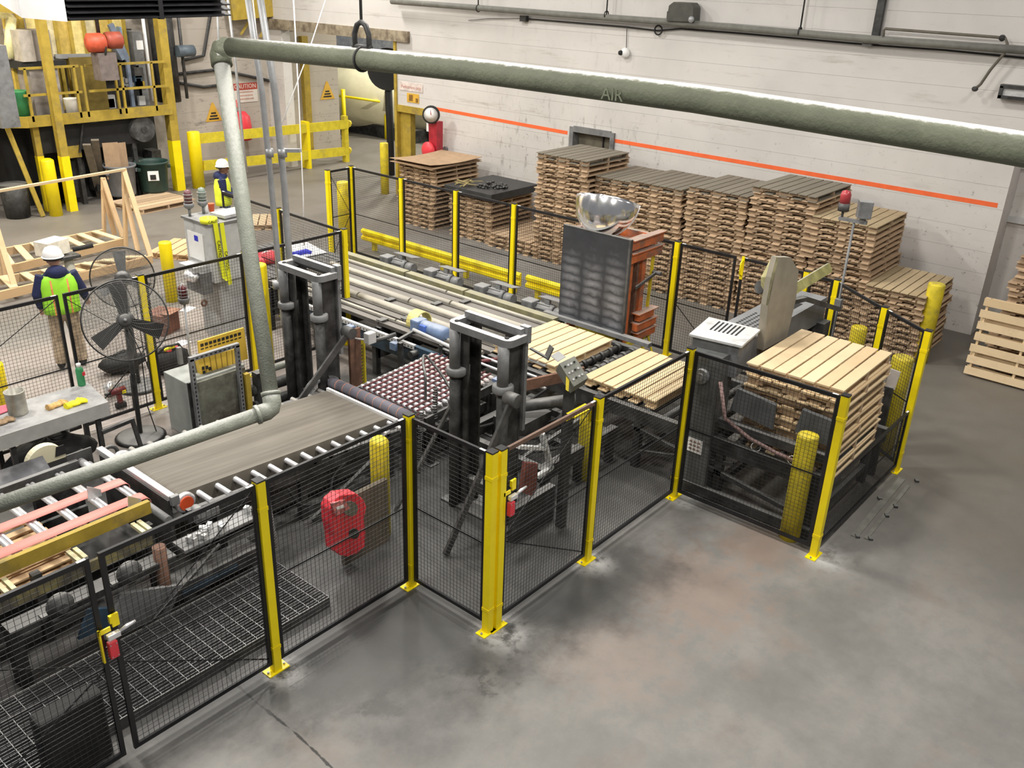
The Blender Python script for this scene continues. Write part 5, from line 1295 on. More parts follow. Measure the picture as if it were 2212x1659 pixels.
# yellow column, signs, red cover on the stained wall
q = Y(662, 200, 27.2); MB().span((q.x - .13, 27.12, 0), (q.x + .13, 27.3, 4.2)).thing('yellow_column', YELO, 'flat mustard column on the stained wall behind the guard rail', 'column')
YS = 27.285
q = Y(530, 200, YS); t = thing('caution_sign', 'white sign with red CAUTION header on the stained wall', 'sign', q)
MB().box(q, (.95, .014, .62)).build('board', CREAM, t); MB().box(q + V((0, -.009, .2)), (.95, .006, .22)).build('header', REDS, t)
text('CAUTION', CREAM, t, q + V((0, -.013, .2)), (1, 0, 0), (0, 0, 1), .19)
for i, s in enumerate(('FORK LIFT', 'AREA DO', 'NOT ENTER')): MB().box(q + V((0, -.009, .02 - i * .11)), (.62 - .06 * (i % 2), .004, .045)).build('print_line', M('pale_red_print', (.55, .35, .3), .6), t)
for px, py, w, l in ((461, 243, .62, 'yellow triangular warning sign beside the slanted dusty pipe'), (707, 196, .66, 'yellow triangular warning sign right at the opening edge of the stained wall')):
    q = Y(px, py, YS); t = thing('warning_sign', l.replace('right at', 'at'), 'sign', q)
    MB().prism([q + V((-w / 2, 0, -w * .45)), q + V((w / 2, 0, -w * .45)), q + V((.03, 0, w * .5)), q + V((-.03, 0, w * .5))], (0, .012, 0)).build('board', SIGNY, t)
    for i in range(3): MB().box(q + V((0, -.004, -.02 - i * .09)), (.18 + i * .09, .006, .05)).build('print_line', INK, t)
q = Y(521, 265, 26.96); t = thing('extinguisher_cover', 'red fire extinguisher cover hanging on the stained wall', 'fire extinguisher', q)
MB().lathe([(.3, -.55), (.34, -.2), (.3, .2), (.16, .36), (.0, .38)], q, n=18).build('cover', RED, t); MB().box(q + V((-.2, 0, .62)), (.2, .06, .24)).build('tag', M('red_white_tag', (.7, .2, .2), .5), t); MB().cyl(q + V((-.15, 0, .3)), q + V((-.18, 0, .5)), .05).build('valve', BLACKR, t)
for i, (pts, l) in enumerate((([(385, 160), (470, 150), (600, 178), (622, 160), (616, 60)], 'dark conduit bending up the stained wall'), ([(380, 178), (440, 188), (490, 182)], 'lower dark conduit on the stained wall'), ([(395, 130), (440, 120), (455, 30)], 'dark conduit near the black louvre on the stained wall'))):
    MB().tube([Y(*p, 27.2) for p in pts], .05, 8).thing('wall_conduit', STEELD, l, 'conduit')
t = thing('crane_beam', 'mustard crane beam with braces high on the stained wall', 'beam', Y(560, 20, 26.9))
a, b = Y(495, 18, 26.9), Y(632, 6, 26.9)
MB().bar(a, b, .3, .7).build('beam', YELO, t)
for px in ((548, 30, 520, 75), (590, 26, 562, 80)): MB().bar(Y(px[0], px[1], 26.9), Y(px[2], px[3], 27.2), .12, .08).build('brace', YELO, t)
q = Y(640, 25, 27.1); MB().span((q.x - .35, 26.95, q.z - .5), (q.x + .25, 27.3, q.z + .3)).build('bracket', STEELD, t)
# ================================================================== BLACK LOUVRE UNIT
z0 = D(148, 47, 8.6).z
A, B = Z(148, 47, z0), Z(497, 37, z0)
t = thing('louvre_unit', 'black louvred ventilation unit with pale side hanging at the top edge', 'ventilator', (A + B) / 2)
u = (B - A).normalized(); n_ = V((-u.y, u.x, 0)); n_ = -n_ if n_.dot(CAM - A) > 0 else n_
MB().prism([A + n_ * .12, B + n_ * .12, B + n_ * .7, A + n_ * .7], (0, 0, .8)).build('body', BLACKR, t)
for i in range(8):
    z = .015 + i * .055; tilt = V((0, 0, 0))
    p, q = A + V((0, 0, z)), B + V((0, 0, z)); MB().add([p - n_ * .02, q - n_ * .02, q + n_ * .1 + V((0, 0, .045)), p + n_ * .1 + V((0, 0, .045)), p - n_ * .02 + V((0, 0, .012)), q - n_ * .02 + V((0, 0, .012)), q + n_ * .1 + V((0, 0, .057)), p + n_ * .1 + V((0, 0, .057))], [(0, 1, 2, 3), (4, 7, 6, 5), (0, 4, 5, 1), (3, 2, 6, 7), (0, 3, 7, 4), (1, 5, 6, 2)]).build('louvre_blade', BLK, t)
MB().bar(A + u * (B - A).length * .53, A + u * (B - A).length * .53 + V((0, 0, .8)), .05, .05).build('mullion', BLK, t)
C_ = Z(55, 12, z0); MB().prism([A - u * .01, A + n_ * .7, C_ + n_ * .5, C_], (0, 0, .8)).build('pale_side', PAPER, t)
# ================================================================== PLATFORM
cb = Z(157, 455); py0 = cb.y + .15
t = thing('platform', 'mustard yellow steel platform with railings at the stained wall', 'platform', (cb.x, py0, 0))
def pf(px, py, dy=0): return Y(px, py, py0 + dy)
fz = pf(200, 252).z
def column(px, py, w, label=None, top=8.0, dy=0, m=YELO):
    b = Z(px, py); MB().box((b.x, b.y, top / 2), (w, w, top)).build('column', m, t, label=label)
    MB().box((b.x, b.y, .75), (w + .012, w + .012, 1.5)).build('bright_foot', YEL, t)
    return b
column(157, 455, .21, 'tall yellow column in front of the platform')
column(106, 455, .16, top=fz)
column(388, 410, .26, 'tall yellow column at the platform end')
column(70, 440, .16, top=fz)
fx0, fx1 = pf(62, 260).x, pf(372, 235).x
MB().span((fx0, py0, fz - .14), (fx1, py0 + .1, fz + .14)).build('edge_beam', YELO, t)
MB().span((fx0 - 2.5, py0 + .1, fz - .02), (fx1, 27.2, fz + .04)).build('deck', M('platform_deck', (.16, .14, .11), .7), t)
MB().bar((fx0, py0, fz), (fx0 - 2.5, py0 + 1.6, fz), .1, .28).build('edge_beam', YELO, t)
rz_ = pf(100, 146).z
for z in (rz_, (rz_ + fz) / 2): 
    MB().span((fx0, py0, z - .03), (pf(170, 146).x, py0 + .06, z + .03)).build('handrail', YELO, t)
    MB().span((pf(185, 146).x, py0, z - .03), (fx1, py0 + .06, z + .03)).build('handrail', YELO, t)
for px in (62, 118, 168, 185, 255, 268, 335): 
    x = pf(px, 200).x; MB().span((x - .03, py0, fz), (x + .03, py0 + .06, rz_)).build('baluster', YELO, t)
MB().span((pf(186, 200).x, py0 + .7, fz), (pf(258, 200).x, py0 + .75, rz_ + .15)).build('infill_panel', M('mustard_panel', (.20, .145, .03), .6), t)
def boxp(a, b, dy, dd, name, m, label, cat, **k):
    p, q = pf(*a, dy), pf(*b, dy); return MB().span((p.x, py0 + dy, min(p.z, q.z)), (q.x, py0 + dy + dd, max(p.z, q.z))).thing(name, m, label, cat, **k)
def seat(o, z): o.location.z = z; return o
g = thing('machine_cabinet', 'tall grey machine cabinet behind the platform railing', 'cabinet', (pf(100, 200).x, py0 + .9, fz + .04))
a, b = pf(62, 150, .6), pf(140, 245, .6)
MB().span((a.x, py0 + .6, fz + .04), (b.x, py0 + 1.5, a.z)).build('body', M('taupe_cabinet', (.30, .27, .25), .6), g)
MB().span((a.x - .2, py0 + .55, a.z), (b.x + .25, py0 + 1.6, a.z + .2)).build('dark_band', BLACKR, g)
c1, c2, c3 = pf(35, 66, .6), pf(64, 66, .6), pf(118, 136, .6)
MB().span((c1.x, py0 + .5, a.z + .2), (c2.x, py0 + 1.4, c1.z)).build('upper_box', M('pale_taupe', (.47, .43, .38), .6), g); MB().span((c2.x, py0 + .6, a.z + .2), (c3.x, py0 + 1.4, c1.z)).build('upper_box', M('taupe_box', (.27, .24, .21), .6), g)
a = pf(45, 240, .3); MB().lathe([(.24, 0), (.3, .7), (.31, .72)], (a.x, py0 + .4, fz + .04), n=16).thing('green_bin', GREEN, 'green plastic bin standing on the platform corner', 'bin')
a = pf(160, 240, .3); MB().lathe([(.17, 0), (.2, .42), (.21, .44)], (a.x, py0 + .35, fz + .04), n=16).thing('white_bucket', PAPER, 'white bucket on the platform deck behind the railing', 'bucket')
# hoist
g = thing('chain_hoist', 'red electric chain hoist hanging over the platform', 'hoist', pf(218, 95, -.5))
q = pf(208, 92, -.5); MB().lathe([(.12, 0), (.24, .06), (.25, .4), (.2, .5)], q + V((-.3, 0, 0)), (1, -.2, 0), 18).build('motor', M('hoist_red', (.55, .09, .04), .5), g)
MB().lathe([(.2, 0), (.22, .1), (.22, .4), (.12, .46)], q + V((.25, 0, .05)), (1, -.2, 0), 18).build('drum', M('hoist_red_dark', (.35, .07, .04), .5), g)
MB().span((q.x - .1, q.y - .2, q.z - .95), (q.x + .4, q.y + .2, q.z - .25)).build('chain_bag', M('chain_bag', (.17, .14, .13), .8, var=.2), g)
MB().cyl(q + V((.1, 0, .2)), q + V((.1, 0, 3)), .05, 8).build('hanger', STEELD, g)
MB().torus(q + V((.1, 0, -.1)), (1, 0, 0), .27, .03, 18, 6).build('chain', STEELD, g)
# background machines on the deck
boxp((258, 58), (272, 130), 1.0, .2, 'blue_stand', M('pale_blue', (.22, .30, .42), .5), 'pale blue machine frame post behind the hoist', 'frame')
g = thing('panel_cabinet', 'grey switch panel beside the pale blue frame on the platform', 'cabinet', pf(298, 130, 1.2))
a, b = pf(284, 68, 1.0), pf(312, 128, 1.0); MB().span((a.x, py0 + 1.0, fz + .04), (b.x, py0 + 1.4, a.z)).build('body', GREYP, g); MB().span((a.x + .1, py0 + .985, a.z - .5), (a.x + .3, py0 + 1.0, a.z - .25)).build('white_plate', PAPER, g)
p = pf(238, 52, .9); q = pf(274, 128, .9)
MB().bar(p, q, .1, .16).bar(pf(245, 98, .9), pf(262, 128, .9), .3, .1).bar(q, V((q.x, q.y, fz + .04)), .1, .1).thing('blue_chute', M('slate_blue', (.16, .20, .27), .5), 'slanted slate blue chute on the platform', 'chute')
g = thing('press_machine', 'dark machine with pipes and valves behind the platform railing', 'machine', pf(310, 190, 1.2))
rn = random.Random(21)
MB().span((pf(268, 200).x, py0 + 1.0, fz + .04), (pf(345, 200).x, py0 + 1.6, pf(300, 150).z)).build('body', BLACKR, g)
for i in range(16):
    x = rn.uniform(pf(270, 200).x, pf(340, 200).x); z = rn.uniform(fz + .1, pf(300, 140).z)
    MB().box((x, py0 + .95, z), (rn.uniform(.06, .3), .12, rn.uniform(.08, .4))).build('fitting', rn.choice((STEEL, GREYP, BLUED, GREYL, YELO)), g)
g = thing('mixer_tank', 'dark vertical tank with pale streak above the platform end', 'tank', pf(365, 90, 1.4))
a = pf(362, 150, 1.2); b = pf(362, 40, 1.2); MB().cyl((a.x, py0 + 1.3, fz + .04), (a.x, py0 + 1.3, b.z + .6), .35, 18).build('shell', STEELD, g)
MB().span((a.x - .9, py0 + 1.25, b.z + .2), (a.x + .9, py0 + 1.35, b.z + .35)).build('pipe_run', STEELD, g)
for dx in (-.6, .55): MB().cyl((a.x + dx, py0 + 1.2, fz + .1), (a.x + dx, py0 + 1.2, b.z + .4), .05, 8).build('riser', PAPER if dx < 0 else STEEL, g)
MB().cyl((a.x + .2, py0 + .9, pf(372, 118).z), (a.x + .75, py0 + .9, pf(372, 118).z), .17, 14).build('motor', M('slate_motor', (.10, .13, .16), .5), g)
g = thing('machine_bank', 'bank of dark machine modules behind the hoist and railing', 'machine', (pf(300, 120).x, py0 + 1.7, fz + .04))
xa_, xb_ = pf(262, 100).x, pf(352, 100).x; zt_ = pf(300, 62, 1.6).z
MB().span((xa_, py0 + 1.65, fz + .04), (xb_, py0 + 1.75, zt_)).build('back_frame', M('machine_dark', (.06, .058, .05), .7), g)  # dark backing frame behind the modules
for i in range(26):
    w_, h_ = rn.uniform(.12, .45), rn.uniform(.12, .55); x = rn.uniform(xa_ + .2, xb_ - .2); z = rn.uniform(fz + .4, zt_ - .3)
    MB().box((x, py0 + 1.55, z), (w_, .2, h_)).build('module', rn.choice((STEELD, STEEL, GREYP, BLACKR, BLUED, YELO, M('slate_blue_%d' % i, (.20, .27, .36), .5))), g)
for i in range(6):
    x = rn.uniform(xa_, xb_); MB().cyl((x, py0 + 1.4, fz + .1), (x + rn.uniform(-.3, .3), py0 + 1.4, zt_ - .2), .035, 8).build('riser_pipe', rn.choice((STEEL, GALV, BLACKR)), g)
g = thing('bay_glow', 'painted mustard screen behind the cabinet and hoist', 'glow', (pf(160, 80).x, 26.7, fz))
p, q = Y(66, 128, 26.75), Y(262, 30, 26.75)
for i in range(7):
    a_, b_ = p.x + (q.x - p.x) * i / 7, p.x + (q.x - p.x) * (i + 1) / 7
    MB().span((a_ + .03, 26.72, p.z + .05), (b_ - .03, 26.74, q.z)).build('pane', M('glow_%d' % (i % 3), ((.80, .66, .26), (.70, .62, .38), (.58, .42, .10))[i % 3], .5), g)  # panes coloured as the warm glow of the bright bay
    MB().span((b_ - .05, 26.68, fz + .04), (b_ + .05, 26.78, q.z + .1)).build('mullion', YELO, g)
# glazed bright room behind the platform, partly outside the picture
g = thing('duct', 'pale yellow bent duct in the bright bay at the upper corner', 'duct', Y(22, 80, 29))
MB().tube([Y(-30, 27, 26.6), Y(14, 30, 26.6), Y(24, 40, 26.6), Y(22, 80, 26.6), Y(19, 125, 26.6)], .13, 10).build('tube', M('cream_duct', (.85, .78, .42), .5), g)
for px in (30, 58, 122, 150):
    p = Y(px, 130, 26.9); MB().span((p.x - .08, 26.85, fz + .04), (p.x + .08, 27.0, 7)).thing('bay_post', M('bright_mustard', (.62, .45, .08), .6), f'mustard bay post behind the platform cabinet, {ORD[(30, 58, 122, 150).index(px)].replace("top", "first")} of four', 'post', 'posts of the bright bay')
p, q = Y(-20, 12, 26.2), Y(60, 22, 26.2); MB().bar(p, q, .1, .25).thing('bay_beam', YELO, 'mustard beam across the bright bay at the upper corner', 'beam')
p, q = Y(118, 122, 26.7), Y(215, 120, 26.7); MB().bar(p, q, .1, .12).thing('bay_pipe', GALV, 'silver pipe running behind the hoist', 'pipe')
# under the platform
g = thing('drum_conveyor', 'dark conveyor with a big end drum below the platform', 'conveyor', (pf(220, 300).x, py0 + .6, 0))
a = pf(306, 276, .4)
MB().cyl((a.x - .1, py0 + .1, a.z), (a.x - .1, py0 + 1.2, a.z), .36, 24).build('end_drum', STEEL, g)
MB().cyl((a.x - .1, py0 + .06, a.z), (a.x - .1, py0 + .1, a.z), .09, 12).build('hub', STEELD, g)
MB().span((fx0 + .3, py0 + .3, a.z - .4), (a.x - .2, py0 + 1.2, a.z + .38)).build('belt_body', BLACKR, g)
for px in (95, 175, 240, 300):
    x = pf(px, 300).x; MB().span((x - .06, py0 + .3, 0), (x + .06, py0 + .42, a.z - .4)).build('leg', STEELD, g)
MB().span((fx0 + .8, py0 + .25, pf(150, 330).z - .2), (pf(185, 330).x, py0 + .35, pf(150, 330).z + .12)).build('yellow_plate', YELO, g)
MB().span((pf(180, 300).x, py0 + .2, pf(200, 262, .2).z - .05), (pf(262, 300).x, py0 + .26, pf(200, 262, .2).z)).bar(pf(178, 268, .2), pf(172, 330, .2), .05).build('frame_rail', STEELD, g)
for i in range(9):
    x = rn.uniform(fx0 + .5, a.x + .5); MB().box((x, py0 + .8, .5 + rn.uniform(-.2, .5)), (rn.uniform(.2, .8), .5, rn.uniform(.2, .7))).build('machine_block', rn.choice((STEELD, BLACKR, STEEL, STEELD)), g)
MB().span((fx0 - .4, 26.6, 0), (fx1, 27.1, fz - .2)).build('back_mass', BLACKR, g)
for a_, b_, l in (((205, 302), (223, 420), 'first'), ((187, 312), (218, 425), 'second')):
    p = pf(*a_, -.3); q = Z(*b_); MB().bar(q, p, .2, .06).thing('leaning_plank', M('dull_plank', (.20, .17, .13), .8), f'{l} dull plank leaning upright beside the grey bin', 'plank')
q = Z(8, 455); q.y = 25.6; MB().lathe([(.3, 0), (.36, .9)], (q.x, q.y, 0), n=16).thing('steel_drum', STEELD, 'dark steel drum under the platform corner', 'drum')
p = pf(10, 262); MB().bar(p, V((pf(75, 425).x, py0 - .3, .02)), .05, .12).thing('stair_stringer', YELO, 'slanting mustard stair stringer at the platform corner', 'stair')
p = pf(18, 150, -.6); MB().span((p.x - .4, p.y, fz), (p.x + .05, p.y + .4, pf(8, 98, -.6).z)).thing('grey_box', GREYP, 'grey box unit cut by the picture edge on the platform', 'box')
# wooden boxes strip of bins
def bin_(px, py, tpy, r, m, label):
    b = Z(px, py); h = hz(px, tpy, b); g = thing('trash_bin', label, 'bin', b + V((0, 0, .16)))
    h -= .16; b = b + V((0, .25, .16))
    MB().lathe([(r * .8, 0), (r * .86, .05), (r * .98, h * .93), (r * 1.08, h * .94), (r * 1.08, h), (r, h), (r * .95, h * .9), (r * .78, .05), (0, .05)], b, n=24).build('shell', m, g)
    for s in (-1, 1): MB().box(b + V((s * r * 1.05, -.05, h * .78)), (.1, .2, .1)).build('handle', m, g, bevel=.02)
    return g, b, h
g, b, h = bin_(278, 436, 358, .42, BINGREY, 'grey plastic trash bin filled with cardboard')
for i, (dx, w, hh) in enumerate(((-.22, .42, .72), (.1, .4, .66), (.02, .5, .6))):
    MB().box(b + V((dx, -.08 + .13 * i, h * .75 + hh / 2)), (w, .02, hh + .3), rz=.25 * (i - 1)).thing('cardboard_flap', CARD, ('first', 'second', 'third')[i] + ' folded cardboard piece sticking out of the grey bin', 'cardboard')
g, b, h = bin_(346, 426, 350, .45, GREEND, 'dark green plastic trash bin with white label')
MB().box(b + V((-.22, -.42, h * .6)), (.3, .012, .28), rz=-.5).build('label', PAPER, g); MB().box(b + V((-.24, -.435, h * .56)), (.16, .01, .14), rz=-.5).build('label_print', INK, g)
# ================================================================== TIMBER RACK BY THE WORKER
t = thing('timber_rack', 'new pine timber rack with ladder bases and tall A braces', 'rack', Z(180, 560))
def P(px, py, z=.16): return Z(px, py, z)
def ladder(b0, b1, f0, f1, n):
    MB().bar(P(*b0), P(*b1), .07, .18).build('long_rail', WOODT, t); MB().bar(P(*f0), P(*f1), .07, .18).build('long_rail', WOODT, t)
    for i in range(n):
        u = (i + .5) / n; a = P(*b0).lerp(P(*b1), u - .02); c = P(*f0).lerp(P(*f1), u + .03); MB().bar(a + V((0, 0, .09)), c + V((0, 0, .09)), .16, .03).build('cross_slat', WOODN, t)
ladder((-10, 548), (223, 503), (-5, 588), (268, 522), 7)
ladder((-10, 608), (285, 560), (-5, 640), (328, 560), 7)
def up(a, b, zt=None, w=.07):
    p = Z(*a, .1); q = plumb(*b, (p.x, p.y)); MB().bar(p, q, .1, w).build('brace', WOODT, t); return q
ap = plumb(267, 366, (Z(272, 530, .1).x, Z(272, 530, .1).y)); ap2 = plumb(222, 384, (Z(225, 504, .1).x, Z(225, 504, .1).y))
for b_, a_ in (((272, 532), ap), ((326, 556), ap), ((298, 542), ap.lerp(Z(272, 530, .1), .25)), ((225, 504), ap2), ((265, 512), ap2), ((248, 507), ap2.lerp(Z(225, 504, .1), .2))):
    MB().bar(Z(*b_, .1), a_, .11, .06).build('brace', WOODT, t)
lt = plumb(-14, 470, (Z(10, 600, .1).x, Z(10, 600, .1).y))
for b_ in ((10, 600), (36, 634)): MB().bar(Z(*b_, .1), lt, .11, .06).build('brace', WOODT, t)
MB().bar(ap + V((.05, 0, .0)), plumb(-30, 417, (Z(-10, 600, .1).x, Z(-10, 600, .1).y)), .09, .05).build('top_rail', WOODN, t)
# pedestal with white box next to the worker
q = Z(157, 612); t = thing('bench_grinder', 'white box and small dark tool on a grey pedestal, beyond the worker', 'tool', q)
hh = hz(152, 556, q)
MB().lathe([(.16, 0), (.12, .05), (.09, hh)], q, n=14).build('pedestal', M('pedestal_grey', (.42, .41, .34), .6), t)
MB().box(q + V((-.05, 0, hh + .03)), (.5, .35, .06)).build('table', STEELD, t)
MB().box(q + V((-.25, .1, hh + .26)), (.55, .4, .3), .3).build('white_box', M('cream_box', (.85, .8, .68), .6), t)
MB().cyl(q + V((.1, -.05, hh + .16)), q + V((.5, -.15, hh + .2)), .05).build('grinder', BLACKR, t)
# ================================================================== FANS
def fan(c, R, ax, base, label, bl, blades=3, tone=BLACKR, a0=95):
    t = thing('pedestal_fan', label, 'fan', base)
    ax = V(ax).normalized(); s = ax.cross(V((0, 0, 1))).normalized(); u = s.cross(ax); s = -s if s.dot(_r) < 0 else s; u = u if u.z > 0 else -u
    c = V(c); cg = MB()
    for side, dz in ((1, .12), (-1, -.1)):
        for i in range(1, 23):
            rr_ = R * (.15 + .85 * i / 22); z = dz * math.sqrt(max(0, 1 - (i / 22) ** 4)) * R / .5
            cg.torus(c + ax * z, ax, rr_, .002, 36, 3)
        for k in range(24):
            a = 2 * math.pi * k / 24; pts = []
            for i in range(0, 6):
                f = .15 + .85 * i / 5; ii = i / 5; pts.append(c + ax * (dz * math.sqrt(max(0, 1 - ii ** 4)) * R / .5) + (s * math.cos(a + side * .5 * f) + u * math.sin(a + side * .5 * f)) * R * f)
            cg.tube(pts, .002, 3, cap=False)
    cg.build('cage_wires', M('fan_wire', (.17, .17, .165), .5, metal=.2), t, kind='stuff')
    MB().torus(c, ax, R, .011, 48, 6).build('rim', STEELD, t)
    MB().lathe([(.08 * R / .5, .02), (.085 * R / .5, .12), (.06 * R / .5, .15), (0, .155)], c, ax, 18).build('hub', STEEL, t)
    MB().lathe([(.03, .156), (.0, .16)], c, ax, 12).build('hub_badge', GREYP, t)
    MB().lathe([(.09, -.02), (.12, -.06), (.12, -.26), (.07, -.3)], c, ax, 16).build('motor', STEEL, t)
    for k in range(blades):
        a = math.radians(a0 + 360 / blades * k); d = s * math.cos(a) + u * math.sin(a); w = ax.cross(d); tw = (w * .9 + ax * .35).normalized()
        MB().prism([c + ax * .03 + d * (.06 * R / .5) + tw * .06, c + ax * .03 + d * (.06 * R / .5) - tw * .06, c + ax * .03 + d * R * .88 - tw * .11 * R / .5, c + ax * .03 + d * R * .88 + tw * .11 * R / .5], ax * .008).build('blade', tone, t)
    bb = V(base)
    MB().cyl(bb, c - ax * .2 + V((0, 0, -.1)), .035, 12).cyl(bb + V((0, 0, .5)), bb.lerp(c - ax * .2, .5) + V((0, 0, .1)), .045, 12).build('pole', STEELD, t)
    MB().lathe([(.34, 0), (.36, .02), (.3, .05), (.05, .08)], bb, n=24).build('base', STEELD, t)
    MB().tube([c - ax * .2, c - ax * .2 + V((.1, -.1, -.5)), bb + V((.12, -.1, .5)), bb + V((.2, -.1, .05))], .008, 5).build('power_cord', BLACKR, t)
    return t
fb = Z(306, 938); fb.z = 0
fan(D(271, 692, 12.3), .55, (-.42, -.84, .33), (5.62, 11.72, 0), 'large black pedestal fan beside the steel work bench', 3)
fan(D(265, 600, 14.2), .47, (.42, .84, -.2), tuple(V((D(265, 600, 14.2).x, D(265, 600, 14.2).y, 0))), 'second pedestal fan facing away, behind the mesh fence', 3, tone=GREYP, a0=90)
# ================================================================== WORK BENCH
TZ = .95
FL, FR, BR, BL = (Z(*p, TZ) for p in ((-8, 944), (232, 868), (188, 827), (-50, 893)))
t = thing('work_bench', 'grey sheet steel work bench covered with dust and tools', 'work bench', ((FL + BR) / 2)[:2] + (0,))
TOPM_ = M('dusty_sheet', (.36, .36, .36), .55, var=.2, scale=3, grime=(.15, .15, .155), gamt=.5)
MB().prism([FL, FR, BR, BL], (0, 0, -.02)).build('top', TOPM_, t)
e = V((0, 0, -.2)); dn_ = (FR - FL).normalized(); nn = V((dn_.y, -dn_.x, 0)) * .012
MB().prism([FL, FR, FR + e, FL + e], nn).build('front_apron', M('apron_grey', (.40, .40, .385), .5, var=.1), t)
MB().prism([FR, BR, BR + e, FR + e], dn_ * .012).build('side_apron', TOPM_, t)
for c in (FL.lerp(BR, .12), FR.lerp(BL, .1), BR.lerp(FL, .1), BL.lerp(FR, .1)): MB().box((c.x, c.y, TZ / 2 - .05), (.06, .06, TZ - .1)).build('leg', STEELD, t)
c = FL.lerp(BR, .5); MB().span((c.x - .5, c.y - .3, .25), (c.x + .3, c.y + .2, .3)).build('shelf', STEELD, t)
q = FR.lerp(FL, .0) + V((.08, -.02, 0)); MB().bar((FR.x - .15, FR.y - .03, .55), (FR.x + .25, FR.y - .1, .62), .05).bar((FR.x + .25, FR.y - .1, .64), (FR.x + .32, FR.y - .12, .1), .05).build('drop_handle', STEELD, t)
q = Z(40, 893, TZ); g = thing('steel_can', 'dusty open steel can standing on the work bench', 'can', q)
MB().lathe([(.118, 0), (.12, .02), (.12, .30), (.128, .31), (.128, .325), (.115, .325), (.112, .04), (0, .04)], q, n=24).build('shell', M('can_steel', (.40, .39, .34), .4, metal=.4, var=.25), g)
MB().lathe([(.111, .2), (0, .21)], q, n=20).build('dark_contents', BLACKR, g)
q = Z(177, 832, TZ); g = thing('spray_can', 'green aerosol can with white cap on the work bench', 'spray can', q)
MB().lathe([(.05, 0), (.052, .02), (.052, .24), (.035, .28), (0, .285)], q, n=18).build('body', GREEN, g); MB().lathe([(.03, .28), (.032, .33), (0, .34)], q, n=14).build('cap', PAPER, g); MB().box(q + V((.03, -.045, .18)), (.04, .02, .05)).build('red_mark', RED, g)
def glove(px, py, m, label, seed, z=TZ, s=1.0):
    q = Z(px, py, z + .02); rn = random.Random(seed); mb = MB().blob(q + V((0, 0, .005)), (.17 * s, .13 * s, .06 * s), 12, 7, .12, seed)
    for k in range(5):
        a = -.6 + k * .32; p = q + V((.06 * math.cos(a), .05 * math.sin(a) + .01, 0)); mb.tube([p, p + V((.05 * math.cos(a), .05 * math.sin(a), .014)) * s, p + V((.10 * math.cos(a + .2), .09 * math.sin(a + .2), 0)) * s], [.02 * s, .018 * s, .013 * s], 7)
    mb.tube([q - V((.05, .02, 0)), q - V((.13, .03, -.01))], [.045, .05], 8); return mb.thing('glove', m, label, 'glove')
glove(160, 872, GLOVE, 'bright yellow work glove lying on the bench', 1, s=1.15)
glove(121, 875, M('tan_glove', (.60, .38, .14), .8, var=.25, scale=20), 'tan crumpled glove next to the bright yellow one', 2)
glove(4, 912, M('brown_glove', (.35, .24, .14), .8, var=.3, scale=15), 'brown striped glove at the picture edge of the bench', 3)
q = Z(10, 888, TZ + .01); MB().prism([q + V((-.1, -.06, 0)), q + V((.1, -.03, 0)), q + V((.12, .08, .03)), q + V((-.06, .1, .04))], (0, 0, .012)).thing('pink_rag', M('pink_cloth', (.75, .16, .22), .8), 'pink cloth rag beside the steel can', 'rag')
MB().cyl(Z(141, 950, .1), Z(135, 912, .62), .07, 14).thing('white_tube', PAPER, 'white plastic tube standing under the work bench', 'tube')
rn = random.Random(9); mb = MB()
q = Z(110, 990, .2); mb.blob((q.x, q.y, .26), (1.2, .6, .5), 14, 8, .12, 5); mb.thing('dark_tarp', BLACKR, 'heap of dark tarpaulin under the work bench', 'tarpaulin')
q = Z(245, 985, .0); t = thing('arched_bracket', 'small grey arched bracket at the belt conveyor start', 'bracket', q)
p = Z(236, 975, .9); MB().torus((p.x, p.y, .86), (0, 1, 0), .1, .025, 20, 6).span((p.x - .09, p.y - .03, 0), (p.x + .09, p.y + .03, .8)).build('ring', STEEL, t)
# things on the floor beyond the fence
q = Z(262, 880); q.y = max(q.y, 12.55); g = thing('cordless_drill', 'dark red cordless drill standing on the floor behind the fence', 'drill', q)
DR = M('drill_red', (.16, .02, .02), .5)
MB().box(q + V((0, 0, .045)), (.16, .1, .09)).build('battery', BLACKR, g, bevel=.015); MB().bar(q + V((0, 0, .09)), q + V((-.01, 0, .24)), .06, .07).build('grip', DR, g); MB().cyl(q + V((.1, 0, .29)), q + V((-.14, 0, .29)), .055, 12).build('body', DR, g); MB().cyl(q + V((-.14, 0, .29)), q + V((-.22, 0, .29)), .03, 10, .02).build('chuck', STEELD, g); MB().box(q + V((.06, 0, .27)), (.06, .12, .05)).build('yellow_badge', GLOVE, g)
q = Z(240, 855); q.y = max(q.y, 12.6); MB().blob(q + V((0, 0, .12)), (.22, .2, .26), 9, 6, .22, 4).thing('foil_bag', ALU, 'crumpled silver foil bag beside the drill', 'bag')
q = Z(368, 800); t = thing('tool_bag', 'open black tool bag with red trim on the floor', 'bag', q)
MB().blob(q + V((0, 0, .2)), (.75, .5, .45), 14, 8, .1, 6).build('bag', BLACKR, t); MB().blob(q + V((.02, -.02, .38)), (.4, .2, .12), 10, 6, .2, 7).build('red_trim', RED, t); MB().tube([q + V((-.25, 0, .3)), q + V((-.1, -.1, .5)), q + V((.15, -.1, .48)), q + V((.28, 0, .3))], .025, 6).build('strap', STEELD, t); MB().bar(q + V((-.1, -.06, .42)), q + V((.08, -.1, .46)), .06, .03).build('yellow_tool', GLOVE, t)
for px, py, l in ((392, 742, 'white paper sheet on the floor by the tool bag'), (405, 668, 'white paper strip on the floor by the yellow bollard')): 
    q = Z(px, py); MB().box(q + V((0, 0, .004)), (.3, .22, .006), .3).thing('paper_sheet', PAPER, l, 'paper')
